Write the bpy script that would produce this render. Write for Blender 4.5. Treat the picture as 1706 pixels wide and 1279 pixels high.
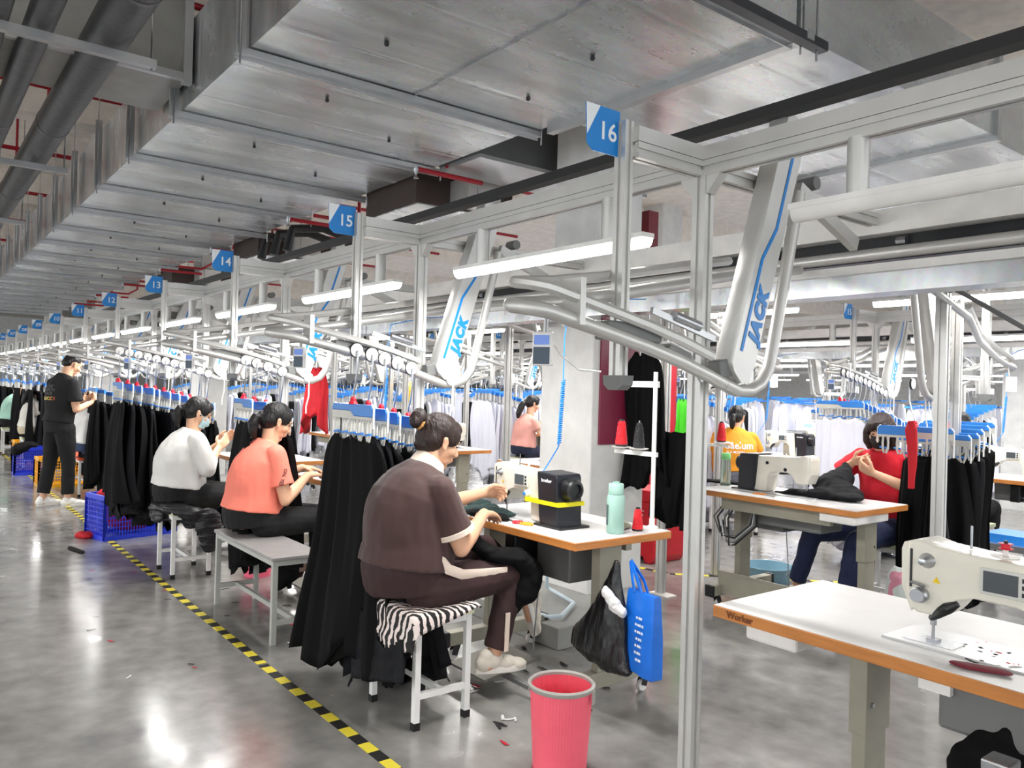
import bpy, math, random
from mathutils import Vector, Matrix, noise, Quaternion
from mathutils.bvhtree import BVHTree
R = math.radians
PI = math.pi
for o in list(bpy.data.objects):
    bpy.data.objects.remove(o)
S = bpy.context.scene
COL = S.collection
rnd = random.Random(7)

# ------------------------------------------------------------------ camera, world, exposure
cd = bpy.data.cameras.new('camera')
cam = bpy.data.objects.new('camera', cd)
COL.objects.link(cam)
cd.sensor_width = 36.0
cd.lens = 1322.035 / 1706 * 36.0
cd.clip_end = 200
_yaw, _pit, _rol = R(52.3573), R(0.33815), R(1.5960)
_f = Vector((-math.sin(_yaw) * math.cos(_pit), math.cos(_yaw) * math.cos(_pit), math.sin(_pit)))
_r = Vector((math.cos(_yaw), math.sin(_yaw), 0))
_u = _r.cross(_f)
_r2 = _r * math.cos(_rol) + _u * math.sin(_rol)
_u2 = -_r * math.sin(_rol) + _u * math.cos(_rol)
M = Matrix((_r2, _u2, -_f)).transposed().to_4x4()
M.translation = Vector((0, 0, 1.45))
cam.matrix_world = M
S.camera = cam

w = bpy.data.worlds.new('world')
S.world = w
w.use_nodes = True
w.node_tree.nodes['Background'].inputs[0].default_value = (0.93, 0.97, 1.0, 1)
w.node_tree.nodes['Background'].inputs[1].default_value = 1.2
S.view_settings.view_transform = 'Standard'
S.view_settings.look = 'None'
S.view_settings.gamma = 1
S.view_settings.use_curve_mapping = False
S.view_settings.exposure = 0.62
TUBE_POWER = 20.0
TUBE_GLOW = 11.0
S.cycles.max_bounces = 7
S.cycles.diffuse_bounces = 3
S.cycles.glossy_bounces = 3
S.cycles.transmission_bounces = 4
S.cycles.sample_clamp_indirect = 4
S.cycles.use_denoising = True

# ------------------------------------------------------------------ materials
MT = {}


def lin(c):
    return tuple(((x / 255) / 12.92 if x / 255 <= 0.04045 else ((x / 255 + 0.055) / 1.055) ** 2.4) for x in c)


def mat(name, rgb, rough=0.5, metal=0.0, emit=0.0, noise_amt=0.08, scale=8.0, bump=0.0, bscale=30.0, spec=0.5,
        alpha=1.0, trans=0.0, coat=0.0, stretch=(1, 1, 1), rvar=0.0, fuzz=0.0):
    if name in MT:
        return MT[name]
    m = bpy.data.materials.new(name)
    m.use_nodes = True
    nt = m.node_tree
    b = nt.nodes['Principled BSDF']
    col = lin(rgb)
    tc = nt.nodes.new('ShaderNodeTexCoord')
    mp = nt.nodes.new('ShaderNodeMapping')
    mp.inputs['Scale'].default_value = stretch
    nt.links.new(tc.outputs['Object'], mp.inputs['Vector'])
    nz = nt.nodes.new('ShaderNodeTexNoise')
    nz.inputs['Scale'].default_value = scale
    nz.inputs['Detail'].default_value = 4
    nt.links.new(mp.outputs[0], nz.inputs['Vector'])
    rp = nt.nodes.new('ShaderNodeValToRGB')
    rp.color_ramp.elements[0].position = 0.3
    rp.color_ramp.elements[1].position = 0.7
    rp.color_ramp.elements[0].color = (*[max(0, c * (1 - noise_amt)) for c in col], 1)
    rp.color_ramp.elements[1].color = (*[min(1, c * (1 + noise_amt)) for c in col], 1)
    nt.links.new(nz.outputs['Fac'], rp.inputs['Fac'])
    nt.links.new(rp.outputs[0], b.inputs['Base Color'])
    b.inputs['Roughness'].default_value = rough
    if rvar:
        mr = nt.nodes.new('ShaderNodeMapRange')
        mr.inputs['To Min'].default_value = max(0.02, rough - rvar)
        mr.inputs['To Max'].default_value = rough + rvar
        nt.links.new(nz.outputs['Fac'], mr.inputs['Value'])
        nt.links.new(mr.outputs[0], b.inputs['Roughness'])
    b.inputs['Metallic'].default_value = metal
    b.inputs['Specular IOR Level'].default_value = spec
    b.inputs['Coat Weight'].default_value = coat
    b.inputs['Transmission Weight'].default_value = trans
    b.inputs['Alpha'].default_value = alpha
    if fuzz:
        b.inputs['Sheen Weight'].default_value = fuzz
    if emit:
        b.inputs['Emission Color'].default_value = (*col, 1)
        b.inputs['Emission Strength'].default_value = emit
    if bump:
        n2 = nt.nodes.new('ShaderNodeTexNoise')
        n2.inputs['Scale'].default_value = bscale
        n2.inputs['Detail'].default_value = 3
        nt.links.new(mp.outputs[0], n2.inputs['Vector'])
        bp = nt.nodes.new('ShaderNodeBump')
        bp.inputs['Strength'].default_value = bump
        bp.inputs['Distance'].default_value = 0.02
        nt.links.new(n2.outputs['Fac'], bp.inputs['Height'])
        nt.links.new(bp.outputs[0], b.inputs['Normal'])
    MT[name] = m
    return m


ALU = mat('brushed_aluminium', (206, 205, 202), 0.38, 0.55, noise_amt=0.05)
ALU2 = mat('anodised_aluminium', (188, 190, 192), 0.3, 0.75, noise_amt=0.06)
CHROME = mat('steel', (178, 180, 184), 0.24, 0.9)
WHITE = mat('white_paint', (238, 236, 232), 0.4)
CREAMP = mat('machine_enamel', (232, 228, 214), 0.28, coat=0.3)
BLUE = mat('blue_plastic', (42, 128, 214), 0.4)
SIGNB = mat('sign_blue', (16, 128, 208), 0.35)
SIGNW = mat('sign_white', (236, 240, 244), 0.35)
BLACK = mat('black_plastic', (20, 21, 24), 0.4)
RUBBER = mat('black_rubber', (16, 16, 16), 0.7)
RED = mat('red_plastic', (214, 30, 52), 0.4)
GREYP = mat('grey_box', (112, 113, 112), 0.5)
LIGHTC = mat('lamp_diffuser', (255, 253, 248), 0.5, emit=TUBE_GLOW, noise_amt=0)
MT['lamp_diffuser'].cycles.emission_sampling = 'NONE'
SKIN = mat('skin', (222, 172, 140), 0.5, noise_amt=0.05, scale=20)
HAIR = mat('dark_hair', (18, 15, 16), 0.45, noise_amt=0.4, scale=40, bump=0.35, bscale=120, stretch=(1, 1, .15), spec=.4)
HAIRB = mat('brown_black_hair', (40, 26, 22), 0.5, noise_amt=0.4, scale=40, bump=0.35, bscale=120, stretch=(1, 1, .2), spec=.4)
CBLACK = mat('black_cloth', (9, 9, 11), 0.85, noise_amt=0.25, bump=0.25, bscale=14, stretch=(1, 1, .25), spec=.2)
CBLACK2 = mat('charcoal_cloth', (17, 18, 22), 0.8, noise_amt=0.25, bump=0.25, bscale=14, stretch=(1, 1, .25), spec=.25)
CWHITE = mat('white_cloth', (226, 227, 238), 0.8, noise_amt=0.05, bump=0.25, bscale=12, stretch=(1, 1, .25), spec=.2)
CRED = mat('red_cloth', (196, 18, 34), 0.75, bump=0.2, bscale=14)


def sheet_metal():
    m = bpy.data.materials.new('galvanised_sheet')
    m.use_nodes = True
    nt = m.node_tree
    b = nt.nodes['Principled BSDF']
    tc = nt.nodes.new('ShaderNodeTexCoord')
    n1 = nt.nodes.new('ShaderNodeTexNoise'); n1.inputs['Scale'].default_value = 2.2; n1.inputs['Detail'].default_value = 3
    n2 = nt.nodes.new('ShaderNodeTexVoronoi'); n2.inputs['Scale'].default_value = 60
    mp = nt.nodes.new('ShaderNodeMapping'); mp.inputs['Scale'].default_value = (2.2, .5, 1)
    nt.links.new(tc.outputs['Object'], mp.inputs[0])
    nt.links.new(mp.outputs[0], n1.inputs['Vector'])
    nt.links.new(tc.outputs['Object'], n2.inputs['Vector'])
    rp = nt.nodes.new('ShaderNodeValToRGB')
    rp.color_ramp.elements[0].position = .3; rp.color_ramp.elements[0].color = (*lin((178, 181, 183)), 1)
    rp.color_ramp.elements[1].position = .72; rp.color_ramp.elements[1].color = (*lin((238, 241, 243)), 1)
    nt.links.new(n1.outputs['Fac'], rp.inputs[0])
    mx = nt.nodes.new('ShaderNodeMixRGB'); mx.blend_type = 'MULTIPLY'; mx.inputs[0].default_value = .12
    nt.links.new(rp.outputs[0], mx.inputs[1]); nt.links.new(n2.outputs['Color'], mx.inputs[2])
    nt.links.new(mx.outputs[0], b.inputs['Base Color'])
    b.inputs['Metallic'].default_value = .7
    mr = nt.nodes.new('ShaderNodeMapRange'); mr.inputs['To Min'].default_value = .16; mr.inputs['To Max'].default_value = .36
    nt.links.new(n1.outputs['Fac'], mr.inputs['Value']); nt.links.new(mr.outputs[0], b.inputs['Roughness'])
    # folded seams across the sheet, every 0.28 m
    sx = nt.nodes.new('ShaderNodeSeparateXYZ'); nt.links.new(tc.outputs['Object'], sx.inputs[0])
    ma = nt.nodes.new('ShaderNodeMath'); ma.operation = 'MULTIPLY'; ma.inputs[1].default_value = 1 / .28
    fr = nt.nodes.new('ShaderNodeMath'); fr.operation = 'FRACT'
    pg = nt.nodes.new('ShaderNodeMath'); pg.operation = 'PINGPONG'; pg.inputs[1].default_value = 1.0
    nt.links.new(sx.outputs['X'], ma.inputs[0]); nt.links.new(ma.outputs[0], pg.inputs[0])
    r2 = nt.nodes.new('ShaderNodeMapRange'); r2.interpolation_type = 'SMOOTHSTEP'
    r2.inputs['From Min'].default_value = .0; r2.inputs['From Max'].default_value = .12
    nt.links.new(pg.outputs[0], r2.inputs['Value'])
    ad = nt.nodes.new('ShaderNodeMath'); ad.operation = 'ADD'
    mu = nt.nodes.new('ShaderNodeMath'); mu.operation = 'MULTIPLY'; mu.inputs[1].default_value = .9
    nt.links.new(n1.outputs['Fac'], mu.inputs[0]); nt.links.new(mu.outputs[0], ad.inputs[0])
    mu2 = nt.nodes.new('ShaderNodeMath'); mu2.operation = 'MULTIPLY'; mu2.inputs[1].default_value = .35
    nt.links.new(r2.outputs[0], mu2.inputs[0]); nt.links.new(mu2.outputs[0], ad.inputs[1])
    bp = nt.nodes.new('ShaderNodeBump'); bp.inputs['Strength'].default_value = .22; bp.inputs['Distance'].default_value = .02
    nt.links.new(ad.outputs[0], bp.inputs['Height']); nt.links.new(bp.outputs[0], b.inputs['Normal'])
    nt.nodes.remove(fr)
    return m


DUCT = sheet_metal()


def concrete_floor():
    m = bpy.data.materials.new('polished_concrete')
    m.use_nodes = True
    nt = m.node_tree
    b = nt.nodes['Principled BSDF']
    tc = nt.nodes.new('ShaderNodeTexCoord')
    n1 = nt.nodes.new('ShaderNodeTexNoise'); n1.inputs['Scale'].default_value = .9; n1.inputs['Detail'].default_value = 8
    n2 = nt.nodes.new('ShaderNodeTexNoise'); n2.inputs['Scale'].default_value = 7; n2.inputs['Detail'].default_value = 6
    nt.links.new(tc.outputs['Object'], n1.inputs['Vector']); nt.links.new(tc.outputs['Object'], n2.inputs['Vector'])
    mx = nt.nodes.new('ShaderNodeMixRGB'); mx.inputs[0].default_value = .45
    nt.links.new(n1.outputs['Fac'], mx.inputs[1]); nt.links.new(n2.outputs['Fac'], mx.inputs[2])
    rp = nt.nodes.new('ShaderNodeValToRGB')
    rp.color_ramp.elements[0].position = .35; rp.color_ramp.elements[0].color = (*lin((112, 111, 109)), 1)
    rp.color_ramp.elements[1].position = .68; rp.color_ramp.elements[1].color = (*lin((158, 156, 152)), 1)
    nt.links.new(mx.outputs[0], rp.inputs[0]); nt.links.new(rp.outputs[0], b.inputs['Base Color'])
    mr = nt.nodes.new('ShaderNodeMapRange'); mr.inputs['From Min'].default_value = .35; mr.inputs['From Max'].default_value = .7
    mr.inputs['To Min'].default_value = .10; mr.inputs['To Max'].default_value = .30
    nt.links.new(mx.outputs[0], mr.inputs['Value']); nt.links.new(mr.outputs[0], b.inputs['Roughness'])
    b.inputs['Specular IOR Level'].default_value = .75
    bp = nt.nodes.new('ShaderNodeBump'); bp.inputs['Strength'].default_value = .05; bp.inputs['Distance'].default_value = .02
    nt.links.new(n2.outputs['Fac'], bp.inputs['Height']); nt.links.new(bp.outputs[0], b.inputs['Normal'])
    return m


def stripe_mat(name, c1, c2, period, axis='X', distort=0.0, rough=.6, rot=0.0):
    m = bpy.data.materials.new(name)
    m.use_nodes = True
    nt = m.node_tree
    b = nt.nodes['Principled BSDF']
    tc = nt.nodes.new('ShaderNodeTexCoord')
    mp = nt.nodes.new('ShaderNodeMapping'); mp.inputs['Rotation'].default_value = (0, 0, rot)
    wv = nt.nodes.new('ShaderNodeTexWave'); wv.wave_type = 'BANDS'; wv.bands_direction = axis
    wv.inputs['Scale'].default_value = .314 / period * 1.0
    wv.inputs['Distortion'].default_value = distort
    wv.inputs['Detail'].default_value = 2 if distort else 0
    wv.inputs['Detail Scale'].default_value = 2.0
    rp = nt.nodes.new('ShaderNodeValToRGB'); rp.color_ramp.interpolation = 'CONSTANT'
    rp.color_ramp.elements[0].color = (*lin(c1), 1)
    rp.color_ramp.elements[1].position = .5; rp.color_ramp.elements[1].color = (*lin(c2), 1)
    nt.links.new(tc.outputs['Object'], mp.inputs[0]); nt.links.new(mp.outputs[0], wv.inputs['Vector'])
    nt.links.new(wv.outputs['Fac'], rp.inputs[0]); nt.links.new(rp.outputs[0], b.inputs['Base Color'])
    b.inputs['Roughness'].default_value = rough
    return m


# ------------------------------------------------------------------ mesh helpers
class MB:
    def __init__(s):
        s.v = []
        s.f = []
        s.n = 0

    def add(s, vs, fs):
        o = len(s.v)
        s.v += [tuple(p) for p in vs]
        s.f += [tuple(i + o for i in f) for f in fs]
        return s

    def box(s, x0, x1, y0, y1, z0, z1):
        vs = [(x0, y0, z0), (x1, y0, z0), (x1, y1, z0), (x0, y1, z0), (x0, y0, z1), (x1, y0, z1), (x1, y1, z1), (x0, y1, z1)]
        return s.add(vs, [(3, 2, 1, 0), (4, 5, 6, 7), (0, 1, 5, 4), (1, 2, 6, 5), (2, 3, 7, 6), (3, 0, 4, 7)])

    def bar(s, a, b, w, h, up=(0, 0, 1)):
        """rectangular bar from a to b: w across, h along up"""
        a = Vector(a); b = Vector(b); d = (b - a).normalized(); u = Vector(up)
        sd = d.cross(u)
        if sd.length < 1e-4:
            sd = d.cross(Vector((0, 1, 0)))
        sd.normalize(); u = sd.cross(d)
        vs = []
        for p in (a, b):
            for (i, j) in ((-1, -1), (1, -1), (1, 1), (-1, 1)):
                vs.append(p + sd * i * w / 2 + u * j * h / 2)
        return s.add(vs, [(0, 1, 2, 3), (7, 6, 5, 4), (0, 4, 5, 1), (1, 5, 6, 2), (2, 6, 7, 3), (3, 7, 4, 0)])

    def loft(s, rings, cap=True, closed=False):
        n = len(rings[0])
        vs = [p for r in rings for p in r]
        fs = []
        m = len(rings)
        for i in range(m if closed else m - 1):
            a = i * n; b = ((i + 1) % m) * n
            for j in range(n):
                k = (j + 1) % n
                fs.append((a + j, a + k, b + k, b + j))
        if cap and not closed:
            fs.append(tuple(range(n - 1, -1, -1)))
            fs.append(tuple((m - 1) * n + j for j in range(n)))
        return s.add(vs, fs)

    def tube(s, pts, r, n=10, cap=True, closed=False, sq=None):
        pts = [Vector(p) for p in pts]
        m = len(pts)
        rs = r if isinstance(r, (list, tuple)) else [r] * m
        rings = []
        prev = None
        for i, p in enumerate(pts):
            if closed:
                t = pts[(i + 1) % m] - pts[i - 1]
            else:
                t = pts[min(i + 1, m - 1)] - pts[max(i - 1, 0)]
            t.normalize()
            if prev is None:
                a = Vector((0, 0, 1)) if abs(t.z) < .9 else Vector((0, 1, 0))
                u = t.cross(a).normalized()
            else:
                u = (prev - t * prev.dot(t)).normalized()
            prev = u
            w_ = t.cross(u)
            k = (1, 1) if sq is None else sq
            rings.append([p + (u * math.cos(2 * PI * j / n) * k[0] + w_ * math.sin(2 * PI * j / n) * k[1]) * rs[i] for j in range(n)])
        return s.loft(rings, cap, closed)

    def cyl(s, a, b, r, n=16, r2=None):
        return s.tube([a, b], [r, r if r2 is None else r2], n)

    def lathe(s, prof, c=(0, 0, 0), axis='z', n=24, sx=1.0, cap=True):
        c = Vector(c)
        rings = []
        for (r, h) in prof:
            ring = []
            for j in range(n):
                a = 2 * PI * j / n
                p = (r * math.cos(a) * sx, r * math.sin(a), h)
                if axis == 'x':
                    p = (h, p[0], p[1])
                elif axis == 'y':
                    p = (p[1], h, p[0])
                ring.append(c + Vector(p))
            rings.append(ring)
        return s.loft(rings, cap)

    def prism(s, poly, t0, t1, plane='xz'):
        """polygon in a plane, extruded t0..t1 along the third axis"""
        def P3(a, b, t):
            return {'xz': (a, t, b), 'xy': (a, b, t), 'yz': (t, a, b)}[plane]
        return s.loft([[P3(a, b, t0) for a, b in poly], [P3(a, b, t1) for a, b in poly]])

    def ell(s, c, r, rot=None, n=16, m=10):
        c = Vector(c)
        vs = []
        rings = []
        for i in range(1, m):
            th = PI * i / m
            rings.append([Vector((r[0] * math.sin(th) * math.cos(2 * PI * j / n), r[1] * math.sin(th) * math.sin(2 * PI * j / n), -r[2] * math.cos(th))) for j in range(n)])
        if rot is not None:
            rings = [[rot @ p for p in g] for g in rings]
        rings = [[c + p for p in g] for g in rings]
        o = len(s.v)
        s.loft(rings, False)
        d = Vector((0, 0, r[2]))
        if rot is not None:
            d = rot @ d
        s.v += [tuple(c - d), tuple(c + d)]
        L = (m - 2) * n
        for j in range(n):
            k = (j + 1) % n
            s.f.append((o + k, o + j, o + L + n))
            s.f.append((o + L + j, o + L + k, o + L + n + 1))
        return s

    def profile(s, a, b, w, h, slot=.012, depth=.007):
        """slotted extrusion, axis aligned, from a to b, w x h section"""
        a = Vector(a); b = Vector(b); d = (b - a).normalized()
        if abs(d.z) > .9:
            u, v_ = Vector((1, 0, 0)), Vector((0, 1, 0))
        elif abs(d.x) > .9:
            u, v_ = Vector((0, 1, 0)), Vector((0, 0, 1))
        else:
            u, v_ = Vector((1, 0, 0)), Vector((0, 0, 1))
        q = slot / 2
        W, H = w / 2, h / 2
        D = depth
        poly = []
        for (nx, ny) in ((0, -1), (1, 0), (0, 1), (-1, 0)):
            L = W if nx == 0 else H
            O = H if nx == 0 else W
            tx, ty = -ny, nx
            sp = [-L] + ([-L / 2 - q, -L / 2 + q, L / 2 - q, L / 2 + q] if L > .035 else [-q, q])
            poly.append((nx * O + tx * (-L), ny * O + ty * (-L)))
            k = 1
            while k < len(sp):
                e0, e1 = sp[k], sp[k + 1]
                for (t, dd) in ((e0, 0), (e0, D), (e1, D), (e1, 0)):
                    poly.append((nx * (O - dd) + tx * t, ny * (O - dd) + ty * t))
                k += 2
        return s.loft([[p + u * x + v_ * y for x, y in poly] for p in (a, b)])

    def mesh(s, name):
        me = bpy.data.meshes.new(name)
        me.from_pydata(s.v, [], s.f)
        me.validate()
        me.update()
        return me

    def build(s, name, m, parent=None, smooth=False, bevel=0, loc=None):
        me = s.mesh(name)
        import bmesh
        bm = bmesh.new(); bm.from_mesh(me)
        bmesh.ops.recalc_face_normals(bm, faces=bm.faces)
        bm.to_mesh(me); bm.free()
        if smooth:
            me.polygons.foreach_set('use_smooth', [True] * len(me.polygons))
            if smooth != 'all':
                me.set_sharp_from_angle(angle=R(38))
        me.materials.append(m)
        o = bpy.data.objects.new(name, me)
        COL.objects.link(o)
        if loc is not None:
            o.location = loc
        if parent is not None:
            o.parent = parent
        if bevel:
            md = o.modifiers.new('bevel', 'BEVEL')
            md.width = bevel; md.segments = 2; md.limit_method = 'ANGLE'; md.angle_limit = R(40)
        return o


def tag(o, label=None, cat=None, group=None, kind=None):
    if label: o['label'] = label
    if cat: o['category'] = cat
    if group: o['group'] = group
    if kind: o['kind'] = kind
    return o


def empty(name, loc=(0, 0, 0), rz=0.0, label=None, cat=None, group=None):
    o = bpy.data.objects.new(name, None)
    o.empty_display_size = .1
    COL.objects.link(o)
    o.location = loc
    o.rotation_euler = (0, 0, rz)
    return tag(o, label, cat, group)


def struct(name, mb, m, **k):
    o = mb.build(name, m, **k)
    o['kind'] = 'structure'
    return o


KIDS = {}


def dup(o, loc=None, rz=None, label=None, group=None, parent=None, scale=None, mats=None):
    c = o.copy()
    COL.objects.link(c)
    if parent is not None:
        c.parent = parent
    for ch in list(o.children):
        dup(ch, parent=c)
    if parent is None:
        if loc is not None: c.location = loc
        if rz is not None: c.rotation_euler = (0, 0, rz)
        if scale is not None: c.scale = scale
        if label: c['label'] = label
        if group: c['group'] = group
    return c


NUMW = {16: 'sixteen', 15: 'fifteen', 14: 'fourteen', 13: 'thirteen', 12: 'twelve', 11: 'eleven', 10: 'ten', 9: 'nine', 8: 'eight', 7: 'seven', 6: 'six', 5: 'five', 4: 'four', 3: 'three'}


def ordn(i):
    return ['first', 'second', 'third', 'fourth', 'fifth', 'sixth', 'seventh', 'eighth', 'ninth', 'tenth', 'eleventh', 'twelfth',
            'thirteenth', 'fourteenth', 'fifteenth', 'sixteenth', 'seventeenth', 'eighteenth'][i]


def text_mb(txt, size, depth=.001, bold=0.0, shear=0.0, spacing=1.0):
    c = bpy.data.curves.new('t', 'FONT')
    c.body = txt; c.size = size; c.extrude = depth; c.align_x = 'CENTER'; c.align_y = 'CENTER'
    c.offset = bold; c.shear = shear; c.space_character = spacing; c.resolution_u = 3
    o = bpy.data.objects.new('t', c)
    COL.objects.link(o)
    dg = bpy.context.evaluated_depsgraph_get()
    me = bpy.data.meshes.new_from_object(o.evaluated_get(dg))
    mb = MB()
    mb.v = [tuple(p.co) for p in me.vertices]
    mb.f = [tuple(p.vertices) for p in me.polygons]
    bpy.data.objects.remove(o)
    bpy.data.curves.remove(c)
    bpy.data.meshes.remove(me)
    return mb


def text(txt, size, m, pos, xd, yd, parent=None, name='lettering', **k):
    """flat lettering at pos, reading along xd with the letters' up along yd"""
    mb = text_mb(txt, size, **k)
    xd = Vector(xd).normalized(); yd = Vector(yd).normalized(); zd = xd.cross(yd)
    pos = Vector(pos)
    mb.v = [tuple(pos + xd * p[0] + yd * p[1] + zd * p[2]) for p in mb.v]
    me = mb.mesh(name)
    me.materials.append(m)
    o = bpy.data.objects.new(name, me)
    COL.objects.link(o)
    if parent is not None: o.parent = parent
    return o


def wrap_text(txt, size, m, pos, xd, yd, target, parent, name='lettering', lift=.003, **k):
    """lettering laid on a curved cloth surface"""
    mb = text_mb(txt, size, depth=0, **k)
    xd = Vector(xd).normalized(); yd = Vector(yd).normalized(); zd = xd.cross(yd)
    pos = Vector(pos)
    bvh = BVHTree.FromPolygons([v.co for v in target.data.vertices], [tuple(p.vertices) for p in target.data.polygons])
    out = []
    for p in mb.v:
        q = pos + xd * p[0] + yd * p[1]
        h = bvh.ray_cast(q + zd * .5, -zd)
        out.append(tuple((h[0] + zd * lift) if h[0] is not None else q))
    mb.v = out
    me = mb.mesh(name)
    me.materials.append(m)
    o = bpy.data.objects.new(name, me)
    COL.objects.link(o)
    o.parent = parent
    return o


def fuse(mb, name, m, vox, parent=None, smooth=6, wrinkle=0.0, wscale=12.0, stretch=(1, 1, 1), flow=None):
    """voxel-union of overlapping solids into one continuous skin"""
    me = mb.mesh(name)
    o = bpy.data.objects.new(name, me)
    COL.objects.link(o)
    md = o.modifiers.new('r', 'REMESH'); md.mode = 'VOXEL'; md.voxel_size = vox; md.use_smooth_shade = True
    if smooth:
        ms = o.modifiers.new('s', 'SMOOTH'); ms.factor = .5; ms.iterations = smooth
    dg = bpy.context.evaluated_depsgraph_get()
    me2 = bpy.data.meshes.new_from_object(o.evaluated_get(dg))
    me2.name = name
    if wrinkle:
        no = [v.normal.copy() for v in me2.vertices]
        for v, n in zip(me2.vertices, no):
            q = Vector((v.co.x * stretch[0], v.co.y * stretch[1], v.co.z * stretch[2])) * wscale
            a = noise.noise(q) + .5 * noise.noise(q * 2.3)
            v.co += n * (a * wrinkle)
    me2.polygons.foreach_set('use_smooth', [True] * len(me2.polygons))
    me2.materials.clear()
    me2.materials.append(m)
    bpy.data.objects.remove(o)
    bpy.data.meshes.remove(me)
    o = bpy.data.objects.new(name, me2)
    COL.objects.link(o)
    if parent is not None:
        o.parent = parent
    return o

# ------------------------------------------------------------------ the room
struct('floor', MB().box(-46, 6, -9, 30, -.1, 0), concrete_floor())
CEIL = mat('ceiling_paint', (240, 232, 222), .8)
WALL = mat('wall_paint', (244, 244, 242), .7)
struct('ceiling', MB().box(-46, 6, -9, 30, 4.3, 4.5), CEIL)
struct('wall_back', MB().box(-46, 6, 30, 30.2, 0, 4.3), WALL)
struct('wall_left', MB().box(-46.2, -46, -9, 30, 0, 4.3), WALL)
for i, x in enumerate((-3.95, -8.6, -13.1, -17.6, -22.1, -26.6)):
    struct('ceiling_beam' if not i else 'ceiling_beam', MB().box(x - .15, x + .15, -9, 30, 3.85, 4.3), CEIL)
COLP = mat('column_paint', (222, 222, 220), .6)
# columns; the near one has a wider guard below and stands on the low concrete step
c = struct('column', MB().box(-4.22, -3.8, 3.6, 4.02, 0, 4.3), COLP)
struct('column_guard', MB().box(-4.28, -3.76, 3.56, 4.06, .12, 1.93), mat('guard_paint', (214, 213, 210), .5), bevel=.01)
for (x, y) in ((-12.7, 3.6), (-21, 3.6), (-29, 3.6), (-4.3, 12), (-12.7, 12), (-8.3, 9.0), (-21, 12)):
    struct('column', MB().box(x - .22, x + .22, y, y + .44, 0, 4.3), COLP)
mb = MB().box(-4.9, -3.32, 2.93, 3.7, 0, .125)
struct('floor_step', mb, mat('step_concrete', (150, 150, 146), .45, noise_amt=.12, scale=3), bevel=.006)


# floor marking tape, striped yellow and black
def floor_tape(name, a, b, wd, label_kind='structure'):
    a = Vector(a); b = Vector(b)
    L = (b - a).length
    me_mb = MB().box(0, L, -wd / 2, wd / 2, .0005, .0025)
    o = me_mb.build(name, TAPE)
    o.location = a
    o.rotation_euler = (0, 0, math.atan2(b.y - a.y, b.x - a.x))
    o['kind'] = 'structure'
    return o


TAPE_P = .175
TAPE = stripe_mat('hazard_tape', (26, 26, 26), (226, 208, 60), TAPE_P, 'X')
floor_tape('floor_marking_tape', (-30, 1.53, 0), (-4.0, 1.513, 0), .05)
floor_tape('floor_marking_tape', (-3.98, 1.510, 0), (-2.3, 1.524, 0), .05)
floor_tape('floor_marking_tape', (-6.5, 4.5, 0), (-4.28, 4.93, 0), .05)
floor_tape('floor_marking_tape', (-4.25, 4.93, 0), (-3.2, 6.05, 0), .05)

# ------------------------------------------------------------------ ducts and ceiling services
DZ = 3.0


def duct_rib(parent, x, y0=1.22, y1=2.99, z=DZ):
    m = MB()
    m.box(x - .022, x + .022, y0 - .03, y1 + .02, z - .035, z - .006)
    m.box(x - .022, x - .016, y0 - .03, y1 + .02, z - .05, z - .035)
    m.build('flange', ALU2, parent)
    MB().bar((x, y0 - .012, z - .04), (x, y0 - .012, z + .5), .05, .025, (1, 0, 0)).build('hanger_strut', ALU2, parent)
    for yy in (y0 - .02, y1 + .01):
        MB().cyl((x + .03, yy, z - .09), (x + .03, yy, 4.3), .005, 6).build('threaded_rod', CHROME, parent)


main = empty('air_duct', (0, 0, 0), 0, 'long silver sheet-metal air duct over the station signs, running into the distance', 'air duct', 'ceiling air ducts')
for i in range(18):
    x1 = -3.7 - 1.12 * i
    x0 = x1 - 1.12
    MB().box(x0, x1 - .004, 1.25, 2.96, DZ, DZ + .47).build('duct_section', DUCT, main)
    duct_rib(main, x1)
    for q in range(2):
        MB().ell((x1 - .35 - .4 * q, 1.8 + .6 * q, DZ - .01), (.012, .012, .012), n=8, m=6).build('screw_head', BLACK, main)
near = empty('air_duct', (0, 0, 0), 0, 'wide near air duct with a patchy silver underside, filling the top of the photo', 'air duct', 'ceiling air ducts')
MB().box(-3.68, -1.96, 1.25, 2.12, DZ, DZ + .47).build('duct_section', DUCT, near)
MB().box(-3.68, -1.96, 2.13, 2.99, DZ, DZ + .47).build('duct_section', DUCT, near)
duct_rib(near, -1.98, 1.2, 3.0)
MB().bar((-3.6, 3.01, DZ - .02), (-1.9, 3.01, DZ - .02), .05, .04).build('flange', ALU2, near)
MB().bar((-3.68, 2.125, DZ - .004), (-1.96, 2.125, DZ - .004), .012, .012).build('seam', CHROME, near)
for (x, y) in ((-3.2, 1.7), (-2.7, 2.5), (-3.3, 2.6), (-2.4, 1.7)):
    MB().ell((x, y, DZ - .01), (.013, .013, .013), n=8, m=6).build('screw_head', BLACK, near)
MB().bar((-1.93, .6, DZ - .03), (-1.93, 3.15, DZ - .03), .05, .04).build('support_channel', mat('dark_channel', (70, 72, 76), .4, .7), near)
MB().cyl((-1.93, 3.1, DZ - .1), (-1.93, 3.1, 4.3), .006, 6).build('threaded_rod', CHROME, near)
br = empty('branch_air_duct', (0, 0, 0), 0, 'broad silver branch air duct leaving towards the back above the long beam', 'air duct', 'ceiling air ducts')
MB().box(-3.45, -1.96, 3.05, 5.0, DZ, DZ + .47).build('duct_section', DUCT, br)
MB().box(-3.47, -1.94, 5.0, 5.05, DZ - .03, DZ + .5).build('flange', ALU2, br)
MB().box(-3.4, -2.0, 5.05, 6.9, DZ, DZ + .45).build('duct_section', DUCT, br)
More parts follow.
